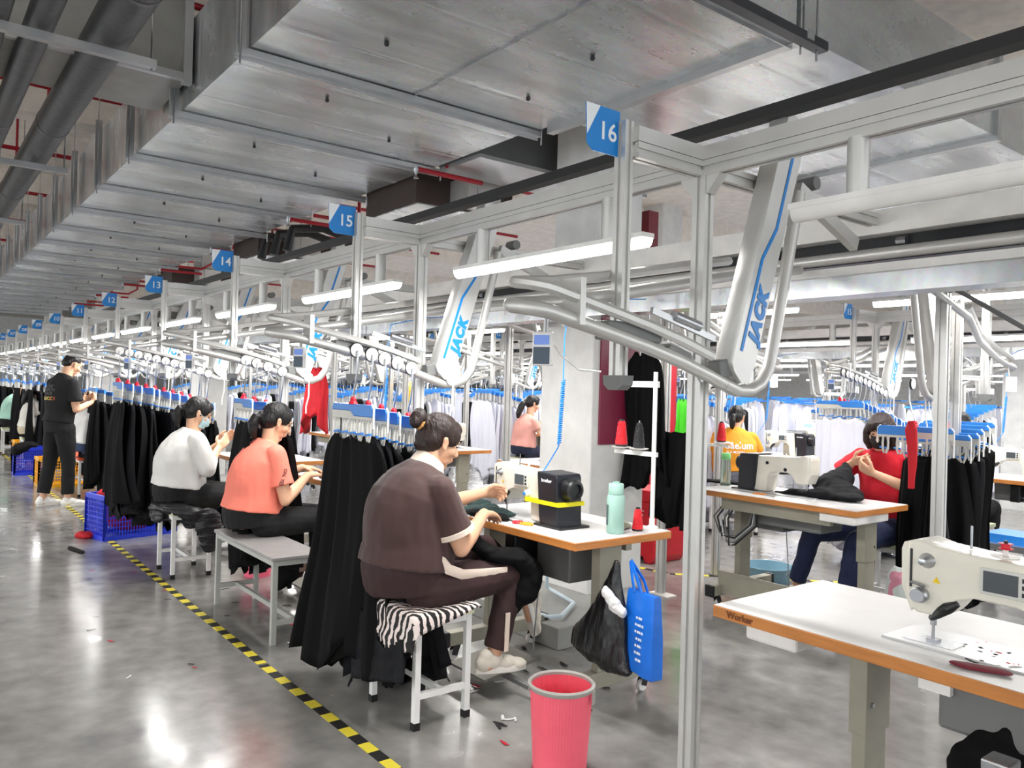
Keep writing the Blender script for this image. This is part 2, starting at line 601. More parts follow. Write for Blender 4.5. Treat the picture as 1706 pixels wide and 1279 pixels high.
MB().box(-1.3, 1.0, 3.05, 8.0, DZ + .12, DZ + .5).build('duct_section', DUCT, br)
br = empty('branch_air_duct', (0, 0, 0), 0, 'slim dark grey branch duct crossing behind sign 16 towards the back', 'air duct', 'ceiling air ducts')
MB().box(-4.78, -4.33, 2.98, 4.6, DZ, DZ + .38).build('duct_section', mat('dark_duct', (112, 114, 116), .45, .6), br)
MB().box(-4.8, -4.3, 3.0, 4.6, DZ - .025, DZ).build('flange', ALU2, br)
br = empty('branch_air_duct', (0, 0, 0), 0, 'grey branch duct turning away over the aisle at the upper left', 'air duct', 'ceiling air ducts')
MB().box(-5.3, -4.62, -2.5, 1.23, 3.12, 3.75).build('duct_section', mat('grey_duct', (150, 150, 146), .45, .55), br)
MB().box(-4.62, -4.585, -2.5, 1.24, 3.10, 3.14).build('flange', ALU2, br)
MB().box(-4.62, -4.57, 1.19, 1.235, 3.08, 3.75).build('flange', ALU2, br)
for i, (x0, x1) in enumerate(((-5.92, -5.12), (-9.2, -8.4), (-12.6, -11.8))):
    b = empty('air_outlet_box', (0, 0, 0), 0, ('dark brown box-shaped air outlet with a white grille right of sign 15', 'dark brown air outlet box above signs 14 and 13', 'small dark air outlet box above sign 12')[i], 'air outlet')
    MB().box(x0, x1, 3.0, 3.9, 2.82, 3.06).build('outlet_box', mat('brown_insulation', (58, 46, 42), .7), b)
    MB().box(x0 + .02, x1 - .01, 3.02, 3.88, 2.81, 2.825).build('bottom_sheet', DUCT, b)
    MB().box(x1, x1 + .25, 3.3, 3.6, 2.83, 3.02).build('grille', ALU, b)
    for q in range(3):
        MB().cyl((x1 + .3 - .4 * q, 3.35, 2.8), (x1 + .3 - .4 * q, 3.35, 4.3), .005, 6).build('threaded_rod', CHROME, b)
# big grey pipes above the aisle
PIPE = mat('grey_pipe_lagging', (66, 67, 70), .5, noise_amt=.1, bump=.2, bscale=20)
for i, (y, z, r) in enumerate(((.76, 3.12, .1), (.47, 3.08, .062), (.3, 3.06, .05), (.12, 3.05, .04))):
    o = empty('lagged_pipe', (0, 0, 0), 0, ('thickest dark grey pipe crossing the upper left corner', 'middle dark grey pipe left of the thickest one',
               'thin dark grey pipe at the upper left edge', 'thinnest grey pipe in the upper left corner')[i], 'pipe', 'grey pipes above the aisle')
    MB().cyl((-30, y, z), (1, y, z), r, 24).build('pipe', PIPE, o, smooth=True)
    for q in range(9):
        MB().cyl((-3.6 - 2.4 * q, y, z), (-3.63 - 2.4 * q, y, z), r * 1.03, 24).build('joint_band', mat('joint_band', (90, 90, 92), .5), o, smooth=True)
for i in range(7):
    x = -4.15 - 2.6 * i
    o = empty('pipe_hanger', (0, 0, 0), 0, 'steel channel carrying the grey pipes over the aisle, %s from the camera' % ordn(i), 'pipe hanger', 'pipe hangers')
    MB().box(x - .02, x + .02, .0, .95, 2.96, 3.0).build('channel', ALU2, o)
    MB().cyl((x, .93, 2.95), (x, .93, 4.3), .006, 6).build('threaded_rod', CHROME, o)
    MB().cyl((x, .02, 2.95), (x, .02, 4.3), .006, 6).build('threaded_rod', CHROME, o)
# red sprinkler pipes
SPR = mat('sprinkler_red', (158, 16, 34), .35)
for i in range(7):
    x = -5.2 - 2.25 * i
    o = empty('sprinkler_pipe', (0, 0, 0), 0, 'red sprinkler branch pipe passing over the air duct, %s from the camera' % ordn(i), 'sprinkler pipe', 'red sprinkler pipes')
    MB().tube([(x, -2, 3.8), (x, 7.5, 3.8)], .022, 10).build('pipe', SPR, o, smooth=True)
    MB().tube([(x + .5, 2.99, 3.0), (x + .5, 3.3, 3.0), (x + .5, 3.45, 3.1), (x + .5, 3.45, 3.72)], .018, 8).build('drop_pipe', SPR, o, smooth=True)
    MB().tube([(x + .5, 3.3, 2.93), (x + .5, 2.75, 2.93)], .018, 8).build('arm_pipe', SPR, o, smooth=True)
    MB().lathe([(.002, -.07), (.02, -.065), (.006, -.04), (.014, -.02), (.02, 0), (.02, .02)], (x + .5, 2.75, 2.93), n=10).build('sprinkler_head', CHROME, o)
    MB().tube([(x, .9, 3.72), (x, .9, 4.28)], .012, 8).build('drop_pipe', SPR, o)
o = MB().tube([(-1.6, .9, 3.6), (-30, .9, 3.6)], .035, 12).build('sprinkler_main', SPR, smooth=True)
tag(o, 'red sprinkler main running along above the aisle pipes', 'sprinkler pipe')
o = MB().box(-4.02, -3.9, 4.2, 4.3, 2.35, 2.75).build('maroon_cable_box', mat('maroon_paint', (112, 16, 34), .4))
tag(o, 'small dark red box high behind the post right of sign 16', 'box')
o = MB().box(-30, 0, 2.36, 2.42, 2.42, 2.46).build('black_strip', mat('strip_black', (30, 30, 31), .6))  # thin black strip set above and behind the long beam
tag(o, 'black cable tray running just above the long aluminium beam', 'cable tray')
b = empty('wall_heater_pipes', (0, 0, 0), 0, 'thick black bent ventilation hose loops above signs 15 and 14', 'hose')
for q in range(3):
    MB().tube([(-7.6 - q * .35, 3.0, 2.75), (-7.6 - q * .35, 3.05, 2.98), (-7.55 - q * .35, 3.35, 3.02), (-7.5 - q * .35, 3.6, 2.95), (-7.5 - q * .35, 3.65, 2.7)], .045, 10).build('hose', BLACK, b, smooth=True)

# ------------------------------------------------------------------ one module of the hanging conveyor: local frame of station 16
AX, AY = -1.71, 2.1          # beam corner
YM = 7.32                    # a row turned about: (x, y) -> (XB - x, YM - y)


def T(x, y, row):
    """row A, B (turned round), C (second module)"""
    kind, dx, dy = row
    if kind == 'A':
        return (x + dx, y + dy)
    return (dx - x, dy - y)


ROWA = ('A', 0, 0)
ROWB = ('B', -3.94, 7.32)
ROWC = ('A', -.34, 5.2)
ROWD = ('B', -4.28, 12.52)
ROWE = ('A', -.34, 10.4)


def place(o, row, k):
    """o is built for station 16 of row A with its origin at the world origin"""
    kind, dx, dy = row
    if kind == 'A':
        o.location = (dx - 1.8 * k, dy, 0); o.rotation_euler = (0, 0, 0)
    else:
        o.location = (dx + 1.8 * k, dy, 0); o.rotation_euler = (0, 0, PI)
    return o


def make_portal():
    """aluminium portal: floor post, sign post, cross beams"""
    t = empty('aluminium_frame', (0, 0, 0))
    MB().profile((AX - .0, AY, 0), (AX, AY, 2.17), .053, .046).build('floor_post', ALU, t)
    MB().box(AX - .03, AX + .03, AY - .03, AY + .03, 0, .012).build('foot_plate', ALU2, t)
    MB().profile((AX - .033, 1.757, 1.50), (AX - .033, 1.757, 2.285), .046, .036).build('sign_post', ALU, t)
    m = MB()
    m.prism([(-.045, 0), (-.04, -.03), (-.02, -.045), (.02, -.045), (.04, -.03), (.045, 0)], 1.735, 1.78, 'xz')
    m.v = [(x + AX - .033, y, z + 1.50) for x, y, z in m.v]
    m.build('end_cap', GREYP, t)
    MB().profile((AX - .01, 1.775, 2.195), (AX - .01, AY - .02, 2.195), .045, .05).build('cross_beam', ALU, t)
    MB().box(AX - .018, AX + .013, 1.775, AY - .022, 2.222, 2.268).build('cover_strip', ALU, t)
    MB().profile((AX, AY + .02, 2.195), (AX, 3.2, 2.195), .045, .05).build('cross_beam', ALU, t)
    for s_ in (-1, 1):
        MB().prism([(AX + s_ * .027, 2.17), (AX + s_ * .027, 2.11), (AX + s_ * .033, 2.11), (AX + s_ * .08, 2.165), (AX + s_ * .08, 2.17)], AY - .02, AY + .02, 'xz').build('corner_bracket', ALU, t)
    MB().profile((AX - .02, 1.82, 1.60), (AX + .0, 2.05, 1.60), .03, .03).build('rail_bracket', ALU, t)
    return t


def make_sign(txt, row, k):
    t = empty('station_sign', (0, 0, 0))
    x, y = AX - .06, 1.745
    # the board stands out from the post towards the aisle, in the yz plane
    z1, z0 = 2.315, 2.175
    P = [(y, z1 - .01), (y, z0), (y - .105, z0), (y - .13, z0 + .015), (y - .142, z1 + .0), (y - .0, z1)]
    MB().prism([(y, z0), (y, z1), (y - .142, z1), (y - .135, z0 + .02), (y - .11, z0)], x + .014, x + .018, 'yz').build('board', SIGNB, t)
    MB().prism([(y - .085, z1), (y - .142, z1), (y - .137, z0 + .045)], x + .0183, x + .0192, 'yz').build('white_corner', SIGNW, t)
    text(txt, .078, SIGNW, (x + .0195, y - .052, (z0 + z1) / 2 - .005), (0, 1, 0), (0, 0, 1), t, 'number', bold=.0008)
    return t


def make_light():
    t = empty('led_batten_light', (0, 0, 0))
    x0, x1 = -3.17, -1.95
    MB().box(x0, x1, AY - .03, AY + .03, 2.003, 2.02).build('housing', WHITE, t)
    m = MB()
    ring = []
    for x in (x0 + .005, x1 - .005):
        ring.append([Vector((x, AY + .028 * math.cos(a), 2.003 + .036 * math.sin(a))) for a in [PI + PI * i / 8 for i in range(9)]])
    m.loft(ring)
    m.build('diffuser', LIGHTC, t, smooth=True)
    for x in (x0 + .2, x1 - .2):
        MB().cyl((x, AY, 2.02), (x, AY, 2.175), .03, 14).build('hanging_stub', ALU, t, smooth=True)
    ld = bpy.data.lights.get('tube') or bpy.data.lights.new('tube', 'AREA')
    ld.shape = 'RECTANGLE'; ld.size = 1.2; ld.size_y = .06; ld.energy = TUBE_POWER; ld.color = (1, .985, .96)
    l = bpy.data.objects.new('light_source', ld)
    COL.objects.link(l)
    l.location = ((x0 + x1) / 2, AY, 1.955)
    l.parent = t
    return t


def arc(c, r, a0, a1, n, z0, z1, plane='xy'):
    return [(c[0] + r * math.cos(a0 + (a1 - a0) * i / n), c[1] + r * math.sin(a0 + (a1 - a0) * i / n), z0 + (z1 - z0) * i / n) for i in range(n + 1)]


def make_loop(detail=True):
    """sloped rail loop with the lift arm behind it"""
    t = empty('hanger_rail_loop', (0, 0, 0))
    RX = -1.63
    lower = [(-2.05, 3.2, 2.02), (-1.98, 2.6, 1.92), (-1.84, 2.1, 1.82), (-1.78, 1.7, 1.74), (-1.765, 1.5, 1.705)]
    lower += arc((-1.697, 1.38), .067, PI, 2 * PI, 8, 1.69, 1.66)
    lower += [(RX, 1.6, 1.618), (RX, 1.75, 1.588), (RX, 1.9, 1.553), (RX, 2.05, 1.51), (RX, 2.13, 1.485)]
    MB().tube(lower, .021, 10).build('rail_tube', ALU, t, smooth=True)
    up = [(p[0] + (.0 if i < 4 else .012), p[1], p[2] + .062) for i, p in enumerate(lower[1:-1])]
    MB().tube(up, .017, 8).build('guide_rail', ALU, t, smooth=True)
    lift = [(RX, 2.13, 1.485), (RX, 2.2, 1.465), (RX, 2.27, 1.465), (RX, 2.33, 1.49), (RX, 2.37, 1.54), (RX, 2.39, 1.6), (RX, 2.475, 1.95), (RX, 2.53, 2.18)]
    MB().tube(lift, .022, 10).build('lift_tube', ALU, t, smooth=True)
    # the broad lift arm
    ang = math.atan2(.25, .78)
    d = Vector((0, math.sin(ang), math.cos(ang))); q = Vector((0, math.cos(ang), -math.sin(ang)))
    o0 = Vector((RX + .005, 2.19, 1.52)); L = .95; W = .13
    x0, x1 = RX - .05, RX + .025
    prof = [(-W / 2, .02), (-W / 2 + .02, -.005), (W / 2 - .05, -.03), (W / 2 - .01, -.01), (W / 2, .04), (W / 2, L), (-W / 2, L)]
    m = MB()
    rings = []
    for x in (x0, x0 + .012, x1 - .012, x1):
        k = .9 if x in (x0, x1) else 1.0
        rings.append([Vector((x, 0, 0)) + Vector((0, o0.y, o0.z)) + q * a * k + d * b_ for a, b_ in prof])
    m.loft(rings)
    m.build('lift_arm', ALU, t, smooth=True)
    face = x1 + .0015
    st = [(-.028, .07), (-.028, .40), (.012, .53), (.012, .95)]
    m = MB()
    for (a0, b0), (a1, b1) in zip(st, st[1:]):
        p0 = Vector((face, o0.y, o0.z)) + q * a0 + d * b0
        p1 = Vector((face, o0.y, o0.z)) + q * a1 + d * b1
        m.bar(p0, p1, .013, .0012, (1, 0, 0))
    m.build('blue_stripe', SIGNB, t)
    text('JACK', .07, SIGNB, Vector((face, o0.y, o0.z)) + q * .022 + d * .21, d, -q, t, 'brand_lettering', bold=.0052, spacing=1.2, shear=.2)
    MB().bar(o0 + d * -.02 - q * .09 + Vector((-.02, 0, 0)), o0 + d * .03 + q * .0 + Vector((-.02, 0, 0)), .05, .06, (0, 0, 1)).build('lift_foot', GREYP, t, bevel=.006)
    if detail:
        MB().box(RX - .06, RX - .0, 1.60, 1.83, 1.60, 1.655).build('motor_housing', GREYP, t, bevel=.006)
        MB().cyl((RX - .02, 1.9, 1.69), (RX - .02, 2.02, 1.665), .018, 12).build('pneumatic_cylinder', CHROME, t, smooth=True)
        MB().bar((RX - .02, 1.8, 1.70), (RX - .02, 2.1, 1.63), .012, .02).build('cylinder_mount', ALU2, t)
        MB().tube([(-1.70, 1.94, 1.60), (-1.67, 2.0, 1.57), (-1.665, 2.04, 1.52), (-1.65, 2.05, 1.49)], .012, 8).build('support_hook', ALU2, t)
        MB().box(-1.63 - .045, -1.63 + .03, 1.462, 1.482, 1.63, 1.76).build('joint_plate', ALU, t)
    kp = MB().bar((-1.80, 1.50, 1.52), (-1.80, 1.50, 1.62), .062, .02, (.5, -.86, 0)).build('keypad', WHITE, t, bevel=.004)
    MB().bar((-1.794, 1.489, 1.582), (-1.794, 1.489, 1.61), .046, .003, (.5, -.86, 0)).build('screen', mat('keypad_screen', (90, 120, 190), .3, emit=.3), kp)
    MB().bar((-1.794, 1.489, 1.525), (-1.794, 1.489, 1.575), .05, .002, (.5, -.86, 0)).build('key_field', mat('key_field', (70, 84, 100), .5), kp)
    MB().cyl((-1.79, 1.50, 1.62), (-1.775, 1.49, 1.69), .006, 6).build('keypad_stem', ALU2, t)
    MB().lathe([(.004, .02), (.031, .02), (.033, .024), (.033, .032), (.004, .036)], (RX, 2.235, 1.49), 'x', 24).build('end_roller', WHITE, t, smooth=True)
    MB().tube([(RX + .04, 2.235, 1.49), (RX + .04, 2.235, 1.36), (RX + .035, 2.22, 1.29), (RX + .035, 2.22, 1.24)], .005, 6).build('drop_hook', WHITE, t, smooth=True)
    # top drive
    MB().cyl((RX - .08, 2.66, 2.24), (RX - .01, 2.66, 2.24), .025, 14).build('drive_motor', GREYP, t, smooth=True)
    MB().bar((RX - .02, 2.55, 2.2), (RX - .02, 2.95, 2.05), .03, .05).build('brace', ALU, t)
    return t


def make_rail_seg():
    """1.8 m of the main conveyor"""
    t = empty('main_conveyor_rail', (0, 0, 0))
    x0, x1 = -1.95 - 1.8, -1.95 + .0
    MB().box(x0, x1, 3.22, 3.5, 2.14, 2.24).build('cover', WHITE, t)
    MB().box(x0, x1, 3.3, 3.42, 2.04, 2.14).build('chain_channel', mat('chain_black', (42, 43, 46), .4, .4), t)
    MB().cyl((x0, 3.25, 2.06), (x1, 3.25, 2.06), .026, 12).build('rail_tube', ALU, t, smooth=True)
    MB().box(x0, x1, 3.24, 3.30, 1.985, 2.02).build('edge_strip', WHITE, t)
    MB().box(x0, x1, 3.27, 3.275, 1.90, 1.99).build('apron', DUCT, t)
    MB().box(x0, x1, 3.275, 3.42, 1.9, 1.905).build('apron_bottom', DUCT, t)
    for q in range(3):
        x = x0 + .3 + .6 * q
        MB().cyl((x, 3.285, 2.11), (x + .04, 3.285, 2.11), .02, 8).build('chain_roller', CHROME, t)
    return t


# long beams along each row
ROWF = ('A', -.34, 15.6)
ROWG = ('A', -.34, 20.8)
ROWZ = ('B', -3.94, -.4)
for i, (nm, row, lab) in enumerate((('f', ROWF, 'long aluminium beam beyond the farthest conveyor line'), ('g', ROWG, 'last long aluminium beam before the far wall'), ('z', ROWZ, 'long aluminium beam across the aisle'), ('a', ROWA, 'long white aluminium beam carrying the near row of lamps and signs'),
                                     ('b', ROWB, 'long aluminium beam above the middle row behind the white column'),
                                     ('c', ROWC, 'long aluminium beam of the second conveyor line'),
                                     ('d', ROWD, 'long aluminium beam of the far middle row'),
                                     ('e', ROWE, 'long aluminium beam of the farthest conveyor line'))):
    y = T(0, AY, row)[1]
    t = empty('long_beam', (0, 0, 0), 0, lab, 'beam', 'long conveyor beams')
    MB().profile((-40, y, 2.195), (1.5, y, 2.195), .045, .05).build('beam', ALU, t)
    yy = y - .022
    MB().box(-40, 1.5, yy, yy + .04, 2.222, 2.268).build('cover_strip', ALU, t)

DETAIL = {}
portal0 = make_portal()
light0 = make_light()
loop0 = make_loop(True)
rail0 = make_rail_seg()
signs = {16 - k: k for k in range(0, 12)}


def rowname(r):
    return {'A': 'near row', 'B': 'middle row', 'C': 'second conveyor line', 'D': 'far middle row', 'E': 'farthest conveyor line'}[r]


ROWF = ('A', -.34, 15.6)
ROWG = ('A', -.34, 20.8)
ROWZ = ('B', -3.94, -.4)
ROWS = {'A': (ROWA, list(range(0, 13)) + [-1]), 'B': (ROWB, range(-11, 3)), 'C': (ROWC, range(-1, 13)), 'D': (ROWD, range(-10, 2)), 'E': (ROWE, range(-1, 10))}
first = dict(p=True, l=True, o=True, r=True)
for r, (row, ks) in ROWS.items():
    for n, k in enumerate(ks):
        if row[0] == 'A':
            st = 16 - k
            where = ('by sign ' + NUMW[st]) if (r == 'A' and st <= 16) else '%s from the right edge' % ordn(n)
            idx = n
        else:
            idx = len(ks) - 1 - n
            where = '%s from the right edge' % ordn(idx)
        R_ = rowname(r)
        for key, src, lab, cat, grp in (('p', portal0, 'aluminium post-and-bracket frame of the %s, %s' % (R_, where), 'metal frame', 'conveyor frames'),
                                        ('l', light0, 'white led tube lamp of the %s, %s' % (R_, where), 'lamp', 'tube lamps'),
                                        ('o', loop0, 'hanger rail loop with lift arm in the %s, %s' % (R_, where), 'rail loop', 'hanger rail loops')):
            if key == 'p' and r == 'A' and k == -1: continue
            if key == 'o' and r in 'E': continue
            if key == 'o' and r == 'A' and k == -1: continue
            if first[key]:
                t = src; first[key] = False
            else:
                t = dup(src)
            place(t, row, k)
            if key == 'l' and r == 'B':
                t.location.x += -.78
                t.location.z += .1
            if key == 'l' and r == 'A' and k == -1:
                for ch in list(t.children):
                    if ch.type == 'LIGHT': bpy.data.objects.remove(ch)
                    elif ch.name.startswith('diffuser'):
                        ch.data = ch.data.copy(); ch.data.materials[0] = WHITE
                lab = 'unlit tube lamp at the upper right edge, under the long beam'
            t['label'] = lab; t['category'] = cat; t['group'] = grp
        if (r == 'A' and 0 <= k <= 11) or (r == 'C' and 0 <= k <= 5):
            st = 16 - k
            s = make_sign('%02d' % st, row, k)
            place(s, row, k)
            if r == 'A':
                tag(s, 'blue hanging sign reading %s in the near row' % NUMW[st], 'sign', 'station number signs')
            else:
                tag(s, 'small far blue sign reading %s of the second conveyor line' % NUMW[st], 'sign', 'station number signs')
# lamps only: rows still farther back, and an unseen fill row added behind the camera
for row, ks, lab in ((ROWF, range(-1, 12), 'row beyond the farthest line'), (ROWG, range(-1, 12), 'last row before the far wall'), (ROWZ, range(-12, 3), 'row across the aisle')):
    for n, k in enumerate(ks):
        t = dup(light0)
        place(t, row, k)
        if row[0] == 'A': t.location.x -= .9 * 0
        tag(t, 'white led tube lamp of the %s, %s along' % (lab, ordn(n)), 'lamp', 'tube lamps of the ' + lab)
for r, (dy, dx, ks) in {'A': (0, 0, range(-1, 13)), 'C': (5.2, -.34, range(-1, 12))}.items():
    for n, k in enumerate(ks):
        t = rail0 if first['r'] else dup(rail0)
        first['r'] = False
        t.location = (dx - 1.8 * k, dy, 0)
        tag(t, 'main conveyor rail length of the %s, %s from the right edge' % ('near line' if r == 'A' else 'second line', ordn(n)), 'conveyor rail', 'main conveyor rails')

# floor posts carrying the main conveyor between the rows
for i, (x, y) in enumerate(((-1.945, 4.38), (-3.87, 4.39), (-5.75, 4.39), (-7.6, 4.39), (-9.4, 4.39))):
    t = empty('conveyor_post', (0, 0, 0), 0, ('slotted aluminium post standing behind the near sewing machine', 'slotted aluminium post beside the thread stand, feet on the floor',
              'aluminium post seen beside the brown-shirted woman\'s hair', 'thin far aluminium post, second left of the white column', 'thin far aluminium post, third left of the white column')[i], 'post', 'conveyor posts')
    MB().profile((x, y, 0), (x, y, 2.1), .06, .05).build('post', ALU, t)
    MB().box(x - .06, x + .12, y - .06, y + .04, 0, .008).build('foot_plate', WHITE, t)
    if i != 1: MB().bar((x, y, 2.08), (x, 3.4, 2.08), .05, .06).build('arm', ALU, t)
    MB().prism([(x - .1, 2.1), (x + .1, 2.1), (x + .03, 2.02), (x - .03, 2.02)], y - .02, y + .02, 'xz').build('gusset', GREYP, t)
t = MB().tube([(-1.93, 4.36, 2.07), (-1.45, 4.55, 1.72), (-1.2, 4.65, 1.55)], .012, 8).build('pneumatic_hose_arm', GREYP, smooth=True)
tag(t, 'dark slanting rod running down right from the post head behind the machine', 'rod')

# ------------------------------------------------------------------ sewing tables
LAM = mat('white_laminate', (218, 216, 215), .35, noise_amt=.04)
EDGE = mat('wood_edge', (196, 126, 62), .45, noise_amt=.18, scale=6, stretch=(1, 1, 8))
STAND = mat('olive_grey_paint', (150, 147, 132), .45)


def caster(parent, x, y):
    m = MB()
    m.bar((x - .02, y, .085), (x + .02, y, .085), .03, .01)
    m.bar((x - .016, y, .085), (x - .016, y - .02, .03), .004, .035, (0, 1, 0))
    m.bar((x + .016, y, .085), (x + .016, y - .02, .03), .004, .035, (0, 1, 0))
    o = m.build('caster_fork', BLACK, parent)
    MB().lathe([(.005, -.011), (.026, -.011), (.028, -.006), (.028, .006), (.026, .011), (.005, .011)], (x, y - .02, .028), 'x', 16).build('caster_wheel', WHITE, o, smooth=True)


def make_table(L=1.07, D=.62, z=.79, legs=(.12, .98), worn=True, stretcher=False, box=True):
    """origin: right front corner on the floor; table runs to -x, operator at -y"""
    t = empty('sewing_table', (0, 0, 0))
    r = .012
    MB().box(-L + .003, -.003, .003, D - .003, z - .004, z + .001).build('worktop', LAM, t)
    MB().box(-L, 0, 0, D, z - .036, z - .001).build('wood_edge_board', EDGE, t, bevel=.003)
    for lx in legs:
        x = -lx
        MB().box(x - .022, x + .022, D / 2 - .06, D / 2 + .06, .1, z - .16).build('leg', STAND, t, bevel=.003)
        MB().box(x - .028, x + .028, D / 2 - .07, D / 2 + .07, z - .34, z - .036).build('leg_sleeve', STAND, t, bevel=.003)
        MB().box(x - .032, x + .032, .0, D + .03, .085, .155).build('foot_rail', STAND, t, bevel=.004)
        MB().box(x - .034, x + .034, -.03, .0, .08, .16).build('end_cap', BLACK, t, bevel=.006)
        MB().box(x - .034, x + .034, D + .03, D + .055, .08, .16).build('end_cap', BLACK, t, bevel=.006)
        MB().cyl((x - .03, D / 2 - .04, z - .25), (x + .035, D / 2 - .04, z - .25), .008, 8).build('bolt', CHROME, t)
        caster(t, x, .06)
        caster(t, x, D - .03)
    if stretcher:
        MB().box(-legs[1], -legs[0], .04, .06, .11, .25).build('stretcher', STAND, t)
    MB().box(-L + .2, -.2, D - .1, D - .06, z - .12, z - .036).build('rear_rail', STAND, t)
    if box:
        MB().box(-L + .32, -L + .78, .2, .46, z - .2, z - .036).build('oil_pan', GREYP, t, bevel=.012)
        MB().box(-L + .62, -L + .86, .16, .4, z - .24, z - .036).build('control_box', mat('control_box_grey', (92, 93, 92), .45), t, bevel=.008)
        MB().box(-L + .50, -L + .58, .05, .2, z - .19, z - .04).build('knee_lift', BLACK, t, bevel=.01)
        MB().cyl((-L + .48, .12, z - .14), (-L + .62, .12, z - .16), .006, 8).build('knee_rod', CHROME, t)
    # treadle
    p = MB()
    a, b = Vector((-.62, -.12, .075)), Vector((-.62, .2, .12))
    p.bar(a, b, .3, .012)
    p.build('pedal', mat('pedal_grey', (128, 126, 118), .5, .3), t)
    MB().bar((-.80, .04, .06), (-.1, .04, .06), .03, .02).build('pedal_bar', ALU2, t)
    MB().cyl((-.50, .19, .12), (-.45, .2, z - .036), .004, 6).build('pedal_rod', CHROME, t)
    return t


def make_machine(brand='brother', flip=False):
    """lockstitch machine: x along the arm, needle at the origin, operator at -y, on z = 0 (table top)"""
    t = empty('sewing_machine', (0, 0, 0))
    # bed plate
    MB().box(-.1, .5, -.06, .12, .0, .006).build('bed', mat('bed_steel', (206, 207, 208), .3, .35), t, bevel=.002)
    MB().box(-.06, .06, -.035, .035, .006, .0075).build('needle_plate', CHROME, t)
    # head + arm + pillar as one cast body
    out = [(-.052, .235), (-.045, .268), (-.02, .275), (.02, .264), (.1, .258), (.30, .25), (.41, .25), (.425, .235), (.425, .008), (.27, .008), (.262, .05), (.258, .115),
           (.235, .14), (.2, .148), (.11, .15), (.07, .135), (.05, .105), (.035, .085), (-.022, .085), (-.036, .095), (-.05, .15)]
    m = MB()
    rings = []
    for y, k in ((-.035, .0), (-.047, .006), (-.052, .014)):
        pass
    cx, cz = .15, .2
    for y, k in ((-.05, .97), (-.04, 1.0), (.06, 1.0), (.07, .97)):
        rings.append([Vector((cx + (x - cx) * (k if k < 1 else 1), y, cz + (z - cz) * (k if k < 1 else 1))) for x, z in out])
    m.loft(rings)
    m.build('body', CREAMP, t, smooth=True, bevel=.004)
    MB().prism([(-.062, .245), (-.056, .264), (-.042, .266), (-.03, .09), (-.036, .085), (-.06, .15)], -.045, .06, 'xz').build('face_cover', CREAMP, t, bevel=.005)
    MB().box(-.036, -.031, -.0525, -.048, .15, .25).build('take_up_slot', BLACK, t)
    MB().cyl((0, 0, .006), (0, 0, .1), .004, 8).build('needle_bar', CHROME, t)
    MB().cyl((.0, .0, .05), (0, 0, .1), .008, 10).build('presser_bar', CHROME, t, smooth=True)
    MB().box(-.012, .014, -.012, .012, .007, .014).build('presser_foot', CHROME, t)
    MB().tube([(.0, -.01, .07), (.025, -.04, .09), (.055, -.05, .115), (.075, -.045, .13)], [.008, .012, .015, .008], 10).build('finger_guard', BLACK, t, smooth=True)
    MB().lathe([(.002, -.026), (.017, -.026), (.017, -.02), (.012, -.018), (.02, -.012), (.02, 0)], (-.008, -.05, .135), 'y', 18).build('tension_dial', CHROME, t, smooth=True)
    MB().lathe([(.002, -.03), (.009, -.028), (.014, -.01), (.02, 0)], (.004, -.05, .225), 'y', 18).build('upper_tension_dial', CHROME, t, smooth=True)
    MB().cyl((-.03, -.06, .165), (.005, -.06, .16), .004, 8).build('thread_guide', CHROME, t)
    MB().box(.125, .235, -.0565, -.0495, .17, .235).build('control_panel', mat('panel_bezel', (214, 214, 208), .3), t, bevel=.002)
    MB().box(.133, .205, -.058, -.056, .178, .228).build('screen', mat('screen_grey', (72, 78, 82), .15), t)
    for q in range(3):
        MB().box(.213, .226, -.058, -.056, .18 + .017 * q, .19 + .017 * q).build('key_button', BLACK, t)
    MB().prism([(.018, .172), (.036, .172), (.027, .188)], -.0515, -.0505, 'xz').build('warning_triangle', mat('warning_yellow', (244, 206, 30), .4), t)
    MB().cyl((.075, .02, .262), (.075, .02, .32), .003, 8).build('spool_pin', CHROME, t)
    MB().lathe([(.002, 0), (.03, 0), (.03, .004), (.006, .006), (.006, .02), (.001, .02)], (.15, .02, .254), n=18).build('bobbin_winder', WHITE, t, smooth=True)
    # black motor housing and handwheel
    P = [(.33, .262), (.47, .255), (.478, .24), (.486, .03), (.49, .006), (.36, .006), (.35, .05)]
    MB().prism(P, -.075, .085, 'xz').build('motor_housing', mat('housing_navy', (26, 28, 36), .35), t, bevel=.006)
    MB().box(.33, .53, -.09, .1, .0, .012).build('motor_foot', BLACK, t, bevel=.004)
    MB().lathe([(.005, 0), (.055, 0), (.057, .01), (.05, .03), (.052, .05), (.045, .06), (.032, .062), (.03, .05), (.005, .05)], (.478, 0, .185), 'x', 28).build('handwheel', BLACK, t, smooth=True)
    text(brand, .024, SIGNW, (.405, -.0765, .222), (1, 0, 0), (0, 0, 1), t, 'brand_lettering', bold=.0004)
    return t


def make_thread_stand(two=True):
    t = empty('thread_stand', (0, 0, 0))
    MB().cyl((0, 0, 0), (0, 0, .76), .011, 12).build('pole', WHITE, t, smooth=True)
    MB().lathe([(.03, 0), (.03, .01), (.014, .02), (.014, .05)], (0, 0, 0), n=14).build('pole_foot', WHITE, t, smooth=True)
    MB().bar((-.26, 0, .36), (.02, 0, .36), .018, .022).build('arm', WHITE, t)
    MB().bar((-.2, 0, .70), (.02, 0, .70), .015, .03).build('top_arm', WHITE, t)
    for x in (-.22, -.1):
        MB().lathe([(.002, .372), (.045, .378), (.05, .384), (.002, .384)], (x, 0, 0), n=20).build('spool_tray', WHITE, t, smooth=True)
        MB().cyl((x, 0, .384), (x, 0, .52), .0035, 6).build('spool_pin', CHROME, t)
    return t


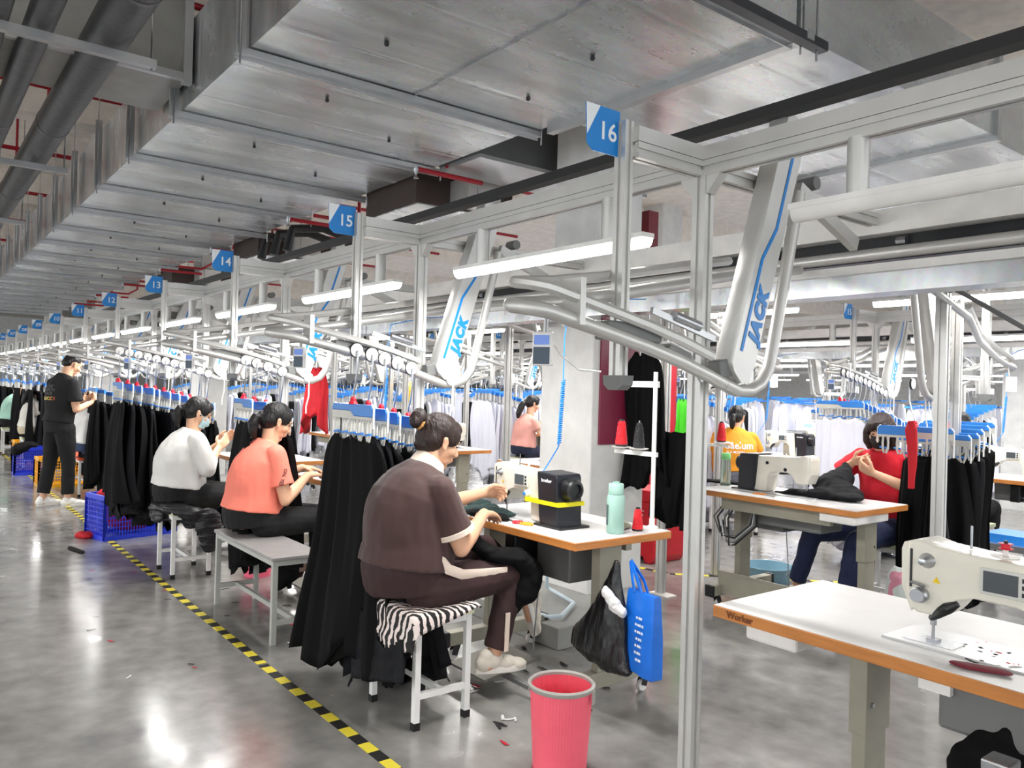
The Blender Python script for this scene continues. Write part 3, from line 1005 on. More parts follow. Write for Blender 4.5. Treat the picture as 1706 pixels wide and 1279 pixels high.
SPOOLR = mat('red_thread', (226, 24, 38), .6, bump=.6, bscale=60, stretch=(.1, .1, 4))
SPOOLK = mat('black_thread', (20, 22, 26), .6, bump=.6, bscale=60, stretch=(.1, .1, 4))


def make_spool(m_, loc, label, cat='thread spool', s=1.0, group='thread spools'):
    t = empty('thread_spool', loc, 0, label, cat, group)
    MB().lathe([(.0, 0), (.026 * s, 0), (.027 * s, .005), (.026 * s, .01)], n=18).build('cone_base', BLACK, t, smooth=True)
    MB().lathe([(.026 * s, .01), (.028 * s, .016), (.017 * s, .105 * s), (.012 * s, .11 * s)], n=20).build('thread', m_, t, smooth=True)
    MB().lathe([(.012 * s, .11 * s), (.011 * s, .118 * s), (.002, .118 * s)], n=12).build('cone_tip', BLACK, t)
    return t


def at(o, loc, rz=0, label=None, cat=None, group=None):
    o.location = loc
    o.rotation_euler = (0, 0, rz)
    return tag(o, label, cat, group)


TZ = .79
tb0 = make_table(1.07)
at(tb0, (-2.535, 2.325, 0), 0, 'sewing table of the woman in brown, with a mint bottle and spools on its end', 'sewing table', 'sewing tables')
tbf = make_table(1.25, z=TZ, legs=(.2, .90), box=False)
at(tbf, (-.33, 2.04, 0), R(0), 'nearest sewing table with an empty white top at the lower right', 'sewing table', 'sewing tables')
MB().box(-1.2, -1.02, .1, .45, .68, .752).build('plastic_drawer', WHITE, tbf, bevel=.01)
MB().box(-.62, -.2, .12, .45, .6, .752).build('oil_pan', GREYP, tbf, bevel=.012)
MB().box(-.66, -.58, .10, .118, .695, .735).build('rating_plate', WHITE, tbf)
MB().bar((-.42, -.04, .60), (-.1, -.02, .57), .012, .012).build('knee_rod', CHROME, tbf)
MB().box(-.44, -.38, -.07, -.0, .53, .64).build('knee_clamp', CHROME, tbf, bevel=.005)
text('Worker', .028, mat('branded_brown', (120, 66, 26), .6), (-1.15, -.001, .772), (1, 0, 0), (0, 0, 1), tbf, 'branding', bold=.001)
tbm = make_table(1.2, z=TZ, legs=(.2, 1.1), stretcher=False)
at(tbm, (-3.62, 5.04, 0), PI, 'sewing table of the woman in red, seen from its back', 'sewing table', 'sewing tables')
MB().box(-1.1, -.2, .56, .575, .1, .25).build('stretcher', STAND, tbm)
MB().box(-1.18, -.95, .2, .6, .70, .752).build('plastic_drawer', WHITE, tbm, bevel=.01)

mc0 = make_machine()
at(mc0, (-3.32, 2.55, TZ), 0, 'cream sewing machine with navy motor housing used by the woman in brown', 'sewing machine', 'sewing machines')
MB().box(.325, .5, -.078, .088, .105, .125).build('yellow_tape_band', mat('yellow_tape', (240, 226, 20), .5), mc0)
MB().box(.24, .33, -.075, -.05, .105, .125).build('yellow_tape_end', MT['yellow_tape'], mc0)
mcf = dup(mc0)
for ch in list(mcf.children):
    if ch.name.startswith('yellow_tape'): bpy.data.objects.remove(ch)
at(mcf, (-1.0, 2.24, TZ), 0, 'nearest cream sewing machine with grey screen, cut by the right edge', 'sewing machine', 'sewing machines')
mcf.scale = (1.1, 1.1, 1.03)
mcm = dup(mcf); mcm.scale = (1, 1, 1)
at(mcm, (-2.95, 4.76, TZ), PI, 'cream sewing machine on the table of the woman in red, seen from behind', 'sewing machine', 'sewing machines')
for (x, z, r_) in ((-.42 + .79, .222, .013), (-.42 + .79, .195, .01), (.26, .205, .011), (.12, .17, .012)):
    MB().cyl((x, .068, z), (x, .075, z), r_, 14).build('rubber_plug', BLACK, mcm)

# ------------------------------------------------------------------ stools and bench
def make_stool(w, d, h, top_m, leg_m, leg=.028, feet=True, top=.03, name='stool', rail=.14):
    t = empty(name, (0, 0, 0))
    MB().box(-w / 2, w / 2, -d / 2, d / 2, h - top, h).build('seat', top_m, t, bevel=.005)
    for sx in (-1, 1):
        for sy in (-1, 1):
            x, y = sx * (w / 2 - leg * .8), sy * (d / 2 - leg * .8)
            l = MB().box(x - leg / 2, x + leg / 2, y - leg / 2, y + leg / 2, .03 if feet else 0, h - top).build('leg', leg_m, t, bevel=.002)
            if feet:
                MB().box(x - leg * .55, x + leg * .55, y - leg * .55, y + leg * .55, 0, .032).build('rubber_foot', RUBBER, l)
    a, b = w / 2 - leg * .8, d / 2 - leg * .8
    for (x0, y0, x1, y1, z) in ((-a, -b, a, -b, h - top - .015), (-a, b, a, b, h - top - .015), (-a, -b, -a, b, h - top - .015), (a, -b, a, b, h - top - .015),
                                (-a, -b, -a, b, rail), (a, -b, a, b, rail), (-a, 0, a, 0, rail)):
        MB().bar((x0, y0, z), (x1, y1, z), leg * .8, leg * .9).build('rail', leg_m, t)
    return t


WP = mat('stool_white', (234, 234, 232), .4)
PAD = mat('pale_green_pad', (222, 226, 190), .6)
s16 = at(make_stool(.42, .30, .485, PAD, WP), (-3.07, 1.885, 0), 0, 'white square-legged stool under the woman in brown', 'stool', 'white stools')
b15 = at(make_stool(1.02, .30, .485, mat('grey_laminate', (150, 147, 146), .45), mat('bench_grey', (176, 177, 172), .45), leg=.03, feet=False, top=.022, name='bench', rail=.12),
         (-4.74, 1.79, 0), 0, 'long grey bench under the woman in coral', 'bench')
s14 = dup(s16); at(s14, (-6.24, 1.73, 0), 0, 'white stool with a black puffer jacket on it, under the woman in the white sweater', 'stool', 'white stools')
s13 = at(make_stool(.95, .32, .47, mat('orange_top', (226, 84, 40), .5), WP), (-11.18, 1.88, 0), 0, 'white bench with an orange top behind the standing man', 'bench')
s12 = dup(s16); at(s12, (-14.3, 1.65, 0), 0, 'white stool under the woman in the cream blouse', 'stool', 'white stools')
s11 = dup(s16); at(s11, (-17.0, 1.63, 0), 0, 'white stool under the person in mint at the left edge', 'stool', 'white stools')
for i, (x, y, lab) in enumerate(((-8.7, 7.0, 'white stool under the woman in pink'), (-5.15, 6.95, 'white stool under the woman in orange'), (-2.85, 6.8, 'white stool under the person in green'),
                                 (-2.66, 5.38, 'white stool under the woman in red'))):
    s = dup(s16); at(s, (x, y, 0), 0, lab, 'stool', 'white stools')

# ------------------------------------------------------------------ hangers and hanging garments
def make_hanger(detail=True, rod='straight'):
    """origin at the roller on the rail; bar along x"""
    t = empty('clip_hanger', (0, 0, 0))
    h = MB()
    h.tube([(.034, 0, 0), (.036, 0, -.02), (.034, 0, -.1), (.02, 0, -.16), (.002, 0, -.2), (0, 0, -.245)], .0045, 6)
    if not detail:
        h.cyl((.018, 0, 0), (.032, 0, 0), .03, 10)
        h.build('hook', CHROME, t)
        MB().box(-.2, .2, -.012, .012, -.30, -.255).build('bar', BLUE, t)
        m = MB()
        for q in range(5):
            x = -.17 + .085 * q
            m.box(x - .02, x + .02, -.01, .01, -.4, -.3)
        m.build('clips', ALU, t)
        return t
    h.build('hook', CHROME, t, smooth=True)
    MB().lathe([(.004, .012), (.031, .012), (.033, .016), (.033, .024), (.030, .028), (.004, .029)], (0, 0, 0), 'x', 24).build('roller', WHITE, t, smooth=True)
    MB().lathe([(.0325, .013), (.0345, .014), (.0345, .024), (.0325, .025)], (0, 0, 0), 'x', 24, cap=False).build('roller_tyre', BLACK, t)
    MB().lathe([(.004, -.03), (.022, -.028), (.02, -.02), (.014, -.012), (.015, -.006), (.008, .006), (.002, .008)], (0, 0, -.225), n=14).build('stopper', RED, t, smooth=True)
    out = [(-.215, -.285), (-.215, -.27), (-.2, -.253), (.2, -.253), (.215, -.27), (.215, -.308), (.03, -.308), (-.01, -.285)]
    MB().prism(out, -.011, .011, 'xz').build('bar', BLUE, t, bevel=.003)
    MB().prism([(-.213, -.322), (-.213, -.286), (-.01, -.286), (.03, -.309), (.213, -.309), (.213, -.322)], -.009, .009, 'xz').build('bar_skirt', mat('clip_grey', (206, 204, 196), .4), t)
    m = MB()
    m.tube([(-.217, 0, -.42), (-.217, 0, -.27), (-.2, 0, -.251)], .005, 6)
    m.build('end_rail', WHITE, t)
    MB().tube([(.217, 0, -.36), (.217, 0, -.27), (.2, 0, -.251)], .005, 6).build('end_rail', WHITE, t)
    for q in range(5):
        x = -.17 + .085 * q
        c_ = MB().tube([(x - .014, 0, -.305), (x - .018, 0, -.36), (x - .016, 0, -.395), (x - .006, 0, -.42), (x + .006, 0, -.42), (x + .014, 0, -.395), (x + .016, 0, -.36), (x + .012, 0, -.305)], .0068, 6).build('clip', mat('clip_grey', (206, 204, 196), .4), t, smooth=True)
        MB().bar((x - .02, -.005, -.392), (x + .035, -.005, -.386), .012, .01).build('clip_grip', BLUE, t)
    return t


def garment_mesh(name, seed, w0=.2, w1=.36, L=1.0, th=.035, folds=3.0, split=.0, hem=.08, skew=0.0, m_=None):
    """solid hanging cloth: closed wavy section, gathered at the clips, hem uneven"""
    g = random.Random(seed)
    n, rows = 56, 26
    ph = [g.uniform(0, 6.28) for _ in range(6)]
    rings = []
    for i in range(rows + 1):
        s_ = i / rows
        w_ = w0 + (w1 - w0) * (s_ ** .6) + .02 * math.sin(5 * s_ + ph[0])
        ring = []
        for j in range(n):
            a = 2 * PI * j / n
            cx = math.cos(a)
            x = w_ * cx
            amp = (.2 + .8 * s_) * .030
            fold = amp * math.sin(folds * 2.2 * cx * 3 + ph[1] + 1.2 * s_) + amp * .6 * math.sin(folds * 5 * cx + ph[2] - 2 * s_)
            y = th * (.5 + .7 * s_) * math.sin(a) + fold
            z = -s_ * L
            if s_ > .75:
                z -= (s_ - .75) / .25 * hem * (math.sin(3.1 * cx + ph[3]) + .6 * math.sin(7 * cx + ph[4]))
            if s_ < .12:
                z -= (1 - s_ / .12) * .04 * (1 - math.cos(cx * 9.4)) * .5
            ring.append(Vector((x + skew * s_, y + .02 * math.sin(4 * s_ + ph[5]), z)))
        rings.append(ring)
    return MB().loft(rings).mesh(name)


GM = {}


def garment(kind, seed, loc, rz, label, group, scale=(1, 1, 1), name='hanging_trousers', **k):
    key = (kind, seed, tuple(sorted(k.items())))
    if key not in GM:
        me = garment_mesh(name, seed, **k)
        me.polygons.foreach_set('use_smooth', [True] * len(me.polygons))
        me.materials.append({'black': CBLACK, 'char': CBLACK2, 'white': CWHITE, 'red': CRED, 'green': mat('lime_cloth', (70, 200, 30), .6)}[kind])
        GM[key] = me
    o = bpy.data.objects.new(name, GM[key])
    COL.objects.link(o)
    o.location = loc; o.rotation_euler = (0, 0, rz); o.scale = scale
    return tag(o, label, 'garment', group)


hang0 = make_hanger(True)
hang1 = make_hanger(False)
used0 = used1 = False
RAILZ = [(1.38, 1.66), (1.6, 1.618), (1.75, 1.588), (1.9, 1.553), (2.05, 1.51), (2.13, 1.485)]


def rail_z(y):
    for (y0, z0), (y1, z1) in zip(RAILZ, RAILZ[1:]):
        if y <= y1:
            return z0 + (z1 - z0) * max(-.2, (y - y0) / (y1 - y0))
    return 1.485


def fill_loop(row, k, ys, kinds, where, detail, gl=1.0, w1=.34, skip=(), red_from=99, jit=0.0, L=1.05):
    """hangers on one rail loop, and what hangs from them"""
    global used0, used1
    base = hang0 if detail else hang1
    g = random.Random((ord(row[0]) * 31 + k * 7 + int(row[2] * 10)) % 1000 + 3)
    for i, y in enumerate(ys):
        h = base
        if detail and not used0: used0 = True
        elif (not detail) and not used1: used1 = True
        else: h = dup(base)
        z = rail_z(y) + .012
        X, Y = T(-1.63 - (1.8 * k if row[0] == 'A' else 0), y, row)
        if row[0] == 'B': X += 1.8 * k
        rz = (0 if row[0] == 'A' else PI) + g.uniform(-.09, .09)
        h.location = (X, Y, z); h.rotation_euler = (0, 0, rz)
        oi = ordn(i)
        tag(h, 'blue-topped clip hanger, %s on %s' % (oi, where), 'hanger', 'clip hangers on ' + where)
        kd = kinds[i % len(kinds)]
        if kd is None or i in skip:
            continue
        sd = (i * 7 + abs(k) * 3) % 5
        nm = {'black': 'black garment', 'char': 'charcoal garment', 'white': 'white garment', 'red': 'red garment'}[kd]
        garment(kd, sd, (X, Y, z - .395), rz + g.uniform(-.12, .12), '%s on the %s hanger of %s' % (nm, oi, where), '%ss on ' % nm + where,
                scale=(1, 1, gl * g.uniform(.93, 1.05)), w1=w1, L=L)


# near row
fill_loop(ROWA, 1, (1.70, 1.78, 1.85, 1.92, 2.0), ('black', 'char', 'black', 'black', 'char'), 'the loop by sign fifteen', True, 1.0, w1=.44, L=1.03)
fill_loop(ROWA, 2, (1.80, 1.87, 1.95, 2.05), ('black', None, 'char', 'black'), 'the loop by sign fourteen', True, 1.0, w1=.3, L=.95)
fill_loop(ROWA, 3, tuple(1.40 + .07 * i for i in range(11)), ('black', 'char'), 'the loop by sign thirteen', True, 1.0, w1=.46, L=.86)
for k in range(4, 12):
    fill_loop(ROWA, k, tuple((1.84 if k < 7 else 1.6) + .09 * i for i in range(4 if k < 7 else 6)), ('black', 'char', 'red' if k % 3 == 0 else 'black'), 'the loop by sign ' + NUMW[16 - k], False, .95, w1=.3)
# middle row: the woman in red
fill_loop(ROWB, 0, (2.2, 2.10, 2.02, 1.94, 1.87), ('black', 'black', 'char', 'black', 'black'), 'the loop beside the woman in red', True, 1.0, w1=.22, L=.98)
for k in ():
    fill_loop(ROWB, k, (1.5, 1.6, 1.7, 1.8), ('black', 'char'), 'the %s middle-row loop behind the column' % ordn(-k), False, .95, w1=.24, L=.9)
for k in range(-10, -3):
    fill_loop(ROWB, k, tuple(1.4 + .12 * i for i in range(6)), ('white', 'white', 'black'), 'the %s middle-row loop behind the column' % ordn(-k), False, .9, w1=.26)
h = dup(hang0); h.location = (-2.25, 4.74, 1.545); h.rotation_euler = (0, 0, PI + .05)
tag(h, 'foremost clip hanger with open clips, in front of the face of the woman in red', 'hanger', 'single front hanger')
garment('black', 50, (-2.13, 4.75, 1.17), PI, 'black garment hanging from the right clips of the foremost hanger', 'single front garment', w0=.04, w1=.13, L=.9)
# second line: mostly white garments
for k in range(-1, 10):
    n = 12 if k in (1, 0, 2, 3) else 8
    fill_loop(ROWC, k, tuple(1.36 + .075 * i for i in range(n)), ('white',), 'the %s second-line loop from the right' % ordn(k + 1), k in (1,), 1.02, w1=.27, L=1.02)
for k in range(-9, 2):
    fill_loop(ROWD, k, tuple(1.4 + .13 * i for i in range(6)), ('white', 'white', 'char') if k % 2 else ('white',), 'the %s far-row loop from the right' % ordn(2 - k - 1), False, .95, w1=.27)

# ------------------------------------------------------------------ people
V = Vector


def ring(c, side, up, rx, ry, n=18):
    return [c + side * (rx * math.cos(2 * PI * j / n)) + up * (ry * math.sin(2 * PI * j / n)) for j in range(n)]


def chain(mb, pts, rs, flat=1.0, n=14):
    """tapering limb through pts with radii rs, round caps"""
    pts = [V(p) for p in pts]
    P, Q = [], []
    for i in range(len(pts) - 1):
        k = 5
        for j in range(k):
            s_ = j / k
            P.append(pts[i].lerp(pts[i + 1], s_)); Q.append(rs[i] + (rs[i + 1] - rs[i]) * s_)
    P.append(pts[-1]); Q.append(rs[-1])
    mb.tube(P, Q, n)
    for p, r in zip(pts, rs):
        mb.ell(p, (r, r, r), n=12, m=8)
    return mb


def torso(mb, spec, grow=0.0, side=V((1, 0, 0))):
    """spec: (centre, rx, ry); section in the plane normal to the spine"""
    cs = [V(s_[0]) for s_ in spec]
    rings = []
    N = len(spec)
    fine = []
    for i in range(N - 1):
        for j in range(4):
            s_ = j / 4
            # catmull-rom centres for a smooth back
            p0, p1, p2, p3 = cs[max(i - 1, 0)], cs[i], cs[i + 1], cs[min(i + 2, N - 1)]
            c = .5 * ((2 * p1) + (p2 - p0) * s_ + (2 * p0 - 5 * p1 + 4 * p2 - p3) * s_ ** 2 + (3 * p1 - p0 - 3 * p2 + p3) * s_ ** 3)
            fine.append((c, spec[i][1] * (1 - s_) + spec[i + 1][1] * s_, spec[i][2] * (1 - s_) + spec[i + 1][2] * s_))
    fine.append((cs[-1], spec[-1][1], spec[-1][2]))
    for i, (c, rx, ry) in enumerate(fine):
        t = (fine[min(i + 1, len(fine) - 1)][0] - fine[max(i - 1, 0)][0]).normalized()
        sd = (side - t * side.dot(t)).normalized()
        up = t.cross(sd)
        rings.append(ring(c, sd, up, rx + grow, ry + grow, 22))
    mb.loft(rings)
    return mb


def frame(f, up=(0, 0, 1)):
    f = V(f).normalized()
    r = f.cross(V(up)).normalized()
    u = r.cross(f)
    return Matrix((r, f, u)).transposed()      # columns: right, forward, up


def hand(mb, wrist, d, n, side, curl=.5, s=1.0, spread=.0, thumb=1.0):
    """wrist point, finger direction d, palm normal n (the way the palm faces), side=+1: thumb towards d x n"""
    w_ = V(wrist); d = V(d).normalized(); n = V(n); n = (n - d * n.dot(d)).normalized()
    a = d.cross(n) * side
    # palm
    L = .085 * s
    for q in (-1.5, -.5, .5, 1.5):
        b0 = w_ + a * (q * .010 * s); b1 = w_ + d * L + a * (q * .0185 * s)
        mb.tube([b0, b0.lerp(b1, .5) - n * .004, b1], [.017 * s, .016 * s, .0115 * s], 10)
    mb.ell(w_ + d * .04 * s, (.034 * s,) * 3 if False else (.03 * s, .03 * s, .016 * s), rot=Matrix((a, d, n)).transposed(), n=12, m=8)
    ls = (.068, .08, .074, .058)
    for i, q in enumerate((1.5, .5, -.5, -1.5)):
        p = w_ + d * L + a * (q * .0185 * s)
        dd = (d + a * q * .06 + a * spread * q).normalized()
        pts = [p]; ang = curl * (.5 + .12 * i)
        for k, f_ in enumerate((.45, .3, .25)):
            dirv = (dd * math.cos(ang) + n * math.sin(ang))
            p = p + dirv * ls[i] * s * f_
            pts.append(p); ang += curl * .9
        mb.tube(pts, [.0098 * s, .0092 * s, .0085 * s, .0066 * s], 9)
        mb.ell(pts[-1], (.0068 * s,) * 3, n=8, m=6)
    # thumb
    p = w_ + d * .018 * s + a * .026 * s
    t1 = p + (d * .6 + a * .7 + n * .25).normalized() * .04 * s
    t2 = t1 + (d * .85 + a * .2 + n * (.3 + .3 * curl)).normalized() * .032 * s
    t3 = t2 + (d * .9 - a * .1 + n * (.3 + .4 * curl)).normalized() * .024 * s
    mb.tube([w_ + d * .01 * s, p, t1, t2, t3], [.014 * s, .015 * s, .0125 * s, .0105 * s, .008 * s], 9)
    mb.ell(t3, (.0085 * s,) * 3, n=8, m=6)


def head_into(mb, c, M3, s=1.0):
    """skull, face, ears in head axes (right, forward, up); c is the middle of the skull"""
    def P(x, y, z): return V(c) + M3 @ V((x * s, y * s, z * s))
    def E(x, y, z, a, b, d_): mb.ell(P(x, y, z), (a * s, b * s, d_ * s), rot=M3, n=18, m=12)
    E(0, -.008, .025, .073, .092, .082)
    E(0, .03, -.02, .062, .062, .075)
    E(0, .045, -.068, .043, .042, .035)     # jaw
    E(0, .068, -.098, .02, .018, .016)      # chin
    E(.036, .05, -.028, .03, .032, .03); E(-.036, .05, -.028, .03, .032, .03)   # cheeks
    E(0, .078, .022, .045, .016, .014)      # brow
    mb.tube([P(0, .088, .012), P(0, .102, -.012), P(0, .112, -.03), P(0, .098, -.04)], [.008 * s, .010 * s, .013 * s, .010 * s], 10)
    E(.012, .094, -.034, .009, .009, .008); E(-.012, .094, -.034, .009, .009, .008)
    E(0, .09, -.058, .022, .011, .0065)     # upper lip
    E(0, .087, -.07, .019, .011, .007)      # lower lip
    for sx in (-1, 1):
        for (x, y, z, a, b, d_) in ((.076, -.004, -.012, .006, .017, .028), (.080, -.013, .004, .007, .012, .016), (.077, .002, -.034, .006, .009, .009)):
            mb.ell(P(sx * x, y, z), (a * s, b * s, d_ * s), rot=M3, n=10, m=8)


def eyes_into(parent, c, M3, s=1.0):
    def P(x, y, z): return V(c) + M3 @ V((x * s, y * s, z * s))
    for sx in (-1, 1):
        MB().ell(P(sx * .031, .0795, .001), (.013 * s, .006 * s, .0042 * s), rot=M3, n=12, m=8).build('eye', mat('eye_dark', (40, 28, 24), .2), parent, smooth='all')
        MB().tube([P(sx * .014, .094, .024), P(sx * .03, .093, .029), P(sx * .05, .08, .024)], [.002 * s, .0032 * s, .0015 * s], 6).build('eyebrow', HAIR, parent)
    MB().ell(P(0, .0985, -.063), (.017 * s, .0035 * s, .0045 * s), rot=M3, n=12, m=8).build('lips', mat('lip', (176, 92, 84), .45), parent, smooth='all')


def hair(parent, c, M3, style, m_, s=1.0, vox=.006):
    mb = MB()
    def P(x, y, z): return V(c) + M3 @ V((x * s, y * s, z * s))
    def E(x, y, z, a, b, d_): mb.ell(P(x, y, z), (a * s, b * s, d_ * s), rot=M3, n=18, m=12)
    if style == 'short':
        E(0, -.015, .040, .078, .088, .076)
        E(0, -.055, -.0, .066, .05, .06)
    else:
        E(0, -.014, .036, .085, .099, .086)
        E(0, -.045, -.005, .078, .066, .075)
        E(0, .036, .072, .062, .052, .036)
        for sx in (-1, 1):
            E(sx * .066, .022, .03, .018, .045, .045)
    if style == 'bun':
        E(0, -.105, .045, .034, .03, .034); E(0, -.138, .05, .042, .036, .046); E(.012, -.148, .03, .03, .028, .03)
        E(0, -.06, -.05, .055, .045, .03)
    if style == 'pony':
        E(0, -.105, -.01, .03, .03, .03)
        a = P(0, -.10, -.01); bk = M3 @ V((0, -1, 0)); bk.z = 0; bk.normalize()
        mb.tube([a, a + bk * .035 + V((0, 0, -.005)), a + bk * .055 + V((0, 0, -.045)), a + bk * .055 + V((0, 0, -.10)), a + bk * .04 + V((0, 0, -.15))], [.02 * s, .032 * s, .036 * s, .028 * s, .010 * s], 12)
    if style == 'long':
        E(0, -.105, .0, .035, .03, .03)
        a = P(0, -.10, .0); bk = M3 @ V((0, -1, 0)); bk.z = 0; bk.normalize()
        mb.tube([a, a + bk * .05 + V((0, 0, -.03)), a + bk * .09 + V((0, 0, -.1)), a + bk * .12 + V((0, 0, -.18)), a + bk * .13 + V((0, 0, -.24))], [.022 * s, .042 * s, .048 * s, .04 * s, .018 * s], 12)
    if style == 'bob':
        for sx in (-1, 1):
            mb.tube([P(sx * .06, .0, .06), P(sx * .082, .012, -.01), P(sx * .084, .02, -.07), P(sx * .07, .03, -.125)], [.03 * s, .034 * s, .034 * s, .018 * s], 12)
        mb.tube([P(0, -.08, .02), P(0, -.092, -.05), P(0, -.07, -.12)], [.06 * s, .065 * s, .045 * s], 14)
        mb.tube([P(-.045, .07, .075), P(-.04, .092, .045), P(-.036, .098, .024)], [.022 * s, .018 * s, .01 * s], 10)
        mb.tube([P(.04, .07, .075), P(.04, .092, .045), P(.036, .096, .024)], [.022 * s, .018 * s, .01 * s], 10)
        mb.tube([P(0, .075, .085), P(0, .096, .05), P(0, .103, .028)], [.024 * s, .02 * s, .01 * s], 10)
    o = fuse(mb, 'hair', m_, vox, parent, 4, wrinkle=.0035, wscale=60, stretch=(1, 1, .25))
    return o


def face_mask(parent, c, M3, m_, s=1.0):
    mb = MB()
    rows = []
    for i in range(9):
        z = -.098 + i * .011
        rr = []
        for j in range(15):
            a = (j / 14 - .5) * 2.5
            k = 1 - abs(i - 4) / 9 * .25
            x = .071 * math.sin(a) * (1.0 if i > 2 else .86)
            y = .018 + .088 * math.cos(a) * k + (.014 * math.exp(-(a / .35) ** 2) if 2 < i < 8 else 0)
            rr.append((x, y, z))
        rows.append(rr)
    outer = [[V(c) + M3 @ (V(p) * s) for p in r_] for r_ in rows]
    inner = [[V(c) + M3 @ (V((p[0] * .96, p[1] * .96, p[2])) * s) for p in r_] for r_ in rows]
    vs = [p for r_ in outer for p in r_] + [p for r_ in inner for p in r_]
    n = 15; o2 = 9 * n
    fs = []
    for i in range(8):
        for j in range(n - 1):
            a = i * n + j
            fs.append((a, a + 1, a + n + 1, a + n)); fs.append((o2 + a, o2 + a + n, o2 + a + n + 1, o2 + a + 1))
    for j in range(n - 1):
        fs.append((j + 1, j, o2 + j, o2 + j + 1)); a = 8 * n + j; fs.append((a, a + 1, o2 + a + 1, o2 + a))
    for i in range(8):
        a = i * n; fs.append((a, a + n, o2 + a + n, o2 + a)); a = i * n + n - 1; fs.append((a + n, a, o2 + a, o2 + a + n))
    mb.add(vs, fs)
    o = mb.build('face_mask', m_, parent, smooth='all')
    for sx in (-1, 1):
        MB().tube([V(c) + M3 @ (V((sx * .068, .045, -.02)) * s), V(c) + M3 @ (V((sx * .082, .0, .0)) * s), V(c) + M3 @ (V((sx * .083, -.016, -.012)) * s)], .0016, 5).build('ear_loop', WHITE, o)
    return o


def shoe(parent, heel, toe, up, m_, sole_m, s=1.0, collar=None):
    h = V(heel); t = V(toe); d = (t - h); L = d.length; d.normalize()
    u = V(up); u = (u - d * u.dot(d)).normalized(); sd = d.cross(u)
    M3 = Matrix((sd, d, u)).transposed()
    mb = MB()
    for y, z, a, b, c_ in ((.14, .045, .034, .05, .045), (.3, .05, .036, .06, .05), (.55, .036, .04, .07, .036), (.8, .028, .043, .055, .026), (.15, .075, .034, .036, .035)):
        mb.ell(h + d * (L * y) + u * z, (a, b, c_), rot=M3, n=16, m=10)
    o = fuse(mb, 'shoe', m_, .006, parent, 4)
    mb = MB()
    rings = []
    for k, z in ((.96, 0), (1.0, .008), (1.0, .022), (.96, .028)):
        rg = []
        for j in range(26):
            a = 2 * PI * j / 26
            y = .5 + .52 * math.cos(a)
            wd = .036 + .01 * math.cos(a)
            rg.append(h + d * (L * y) + sd * (wd * math.sin(a) * k) + u * z)
        rings.append(rg)
    mb.loft(rings)
    mb.build('sole', sole_m, o, smooth=True)
    m2 = MB()
    for q in range(4):
        p = h + d * L * (.42 + .075 * q)
        m2.tube([p + u * (.078 - .008 * q) - sd * .024, p + u * (.088 - .01 * q), p + u * (.078 - .008 * q) + sd * .024], .003, 5)
        m2.tube([p + u * (.078 - .008 * q) - sd * .024, p + d * .018 + u * (.084 - .01 * q), p + d * .018 + u * (.07 - .008 * q) + sd * .024], .003, 5)
    m2.build('laces', sole_m, o)
    return o


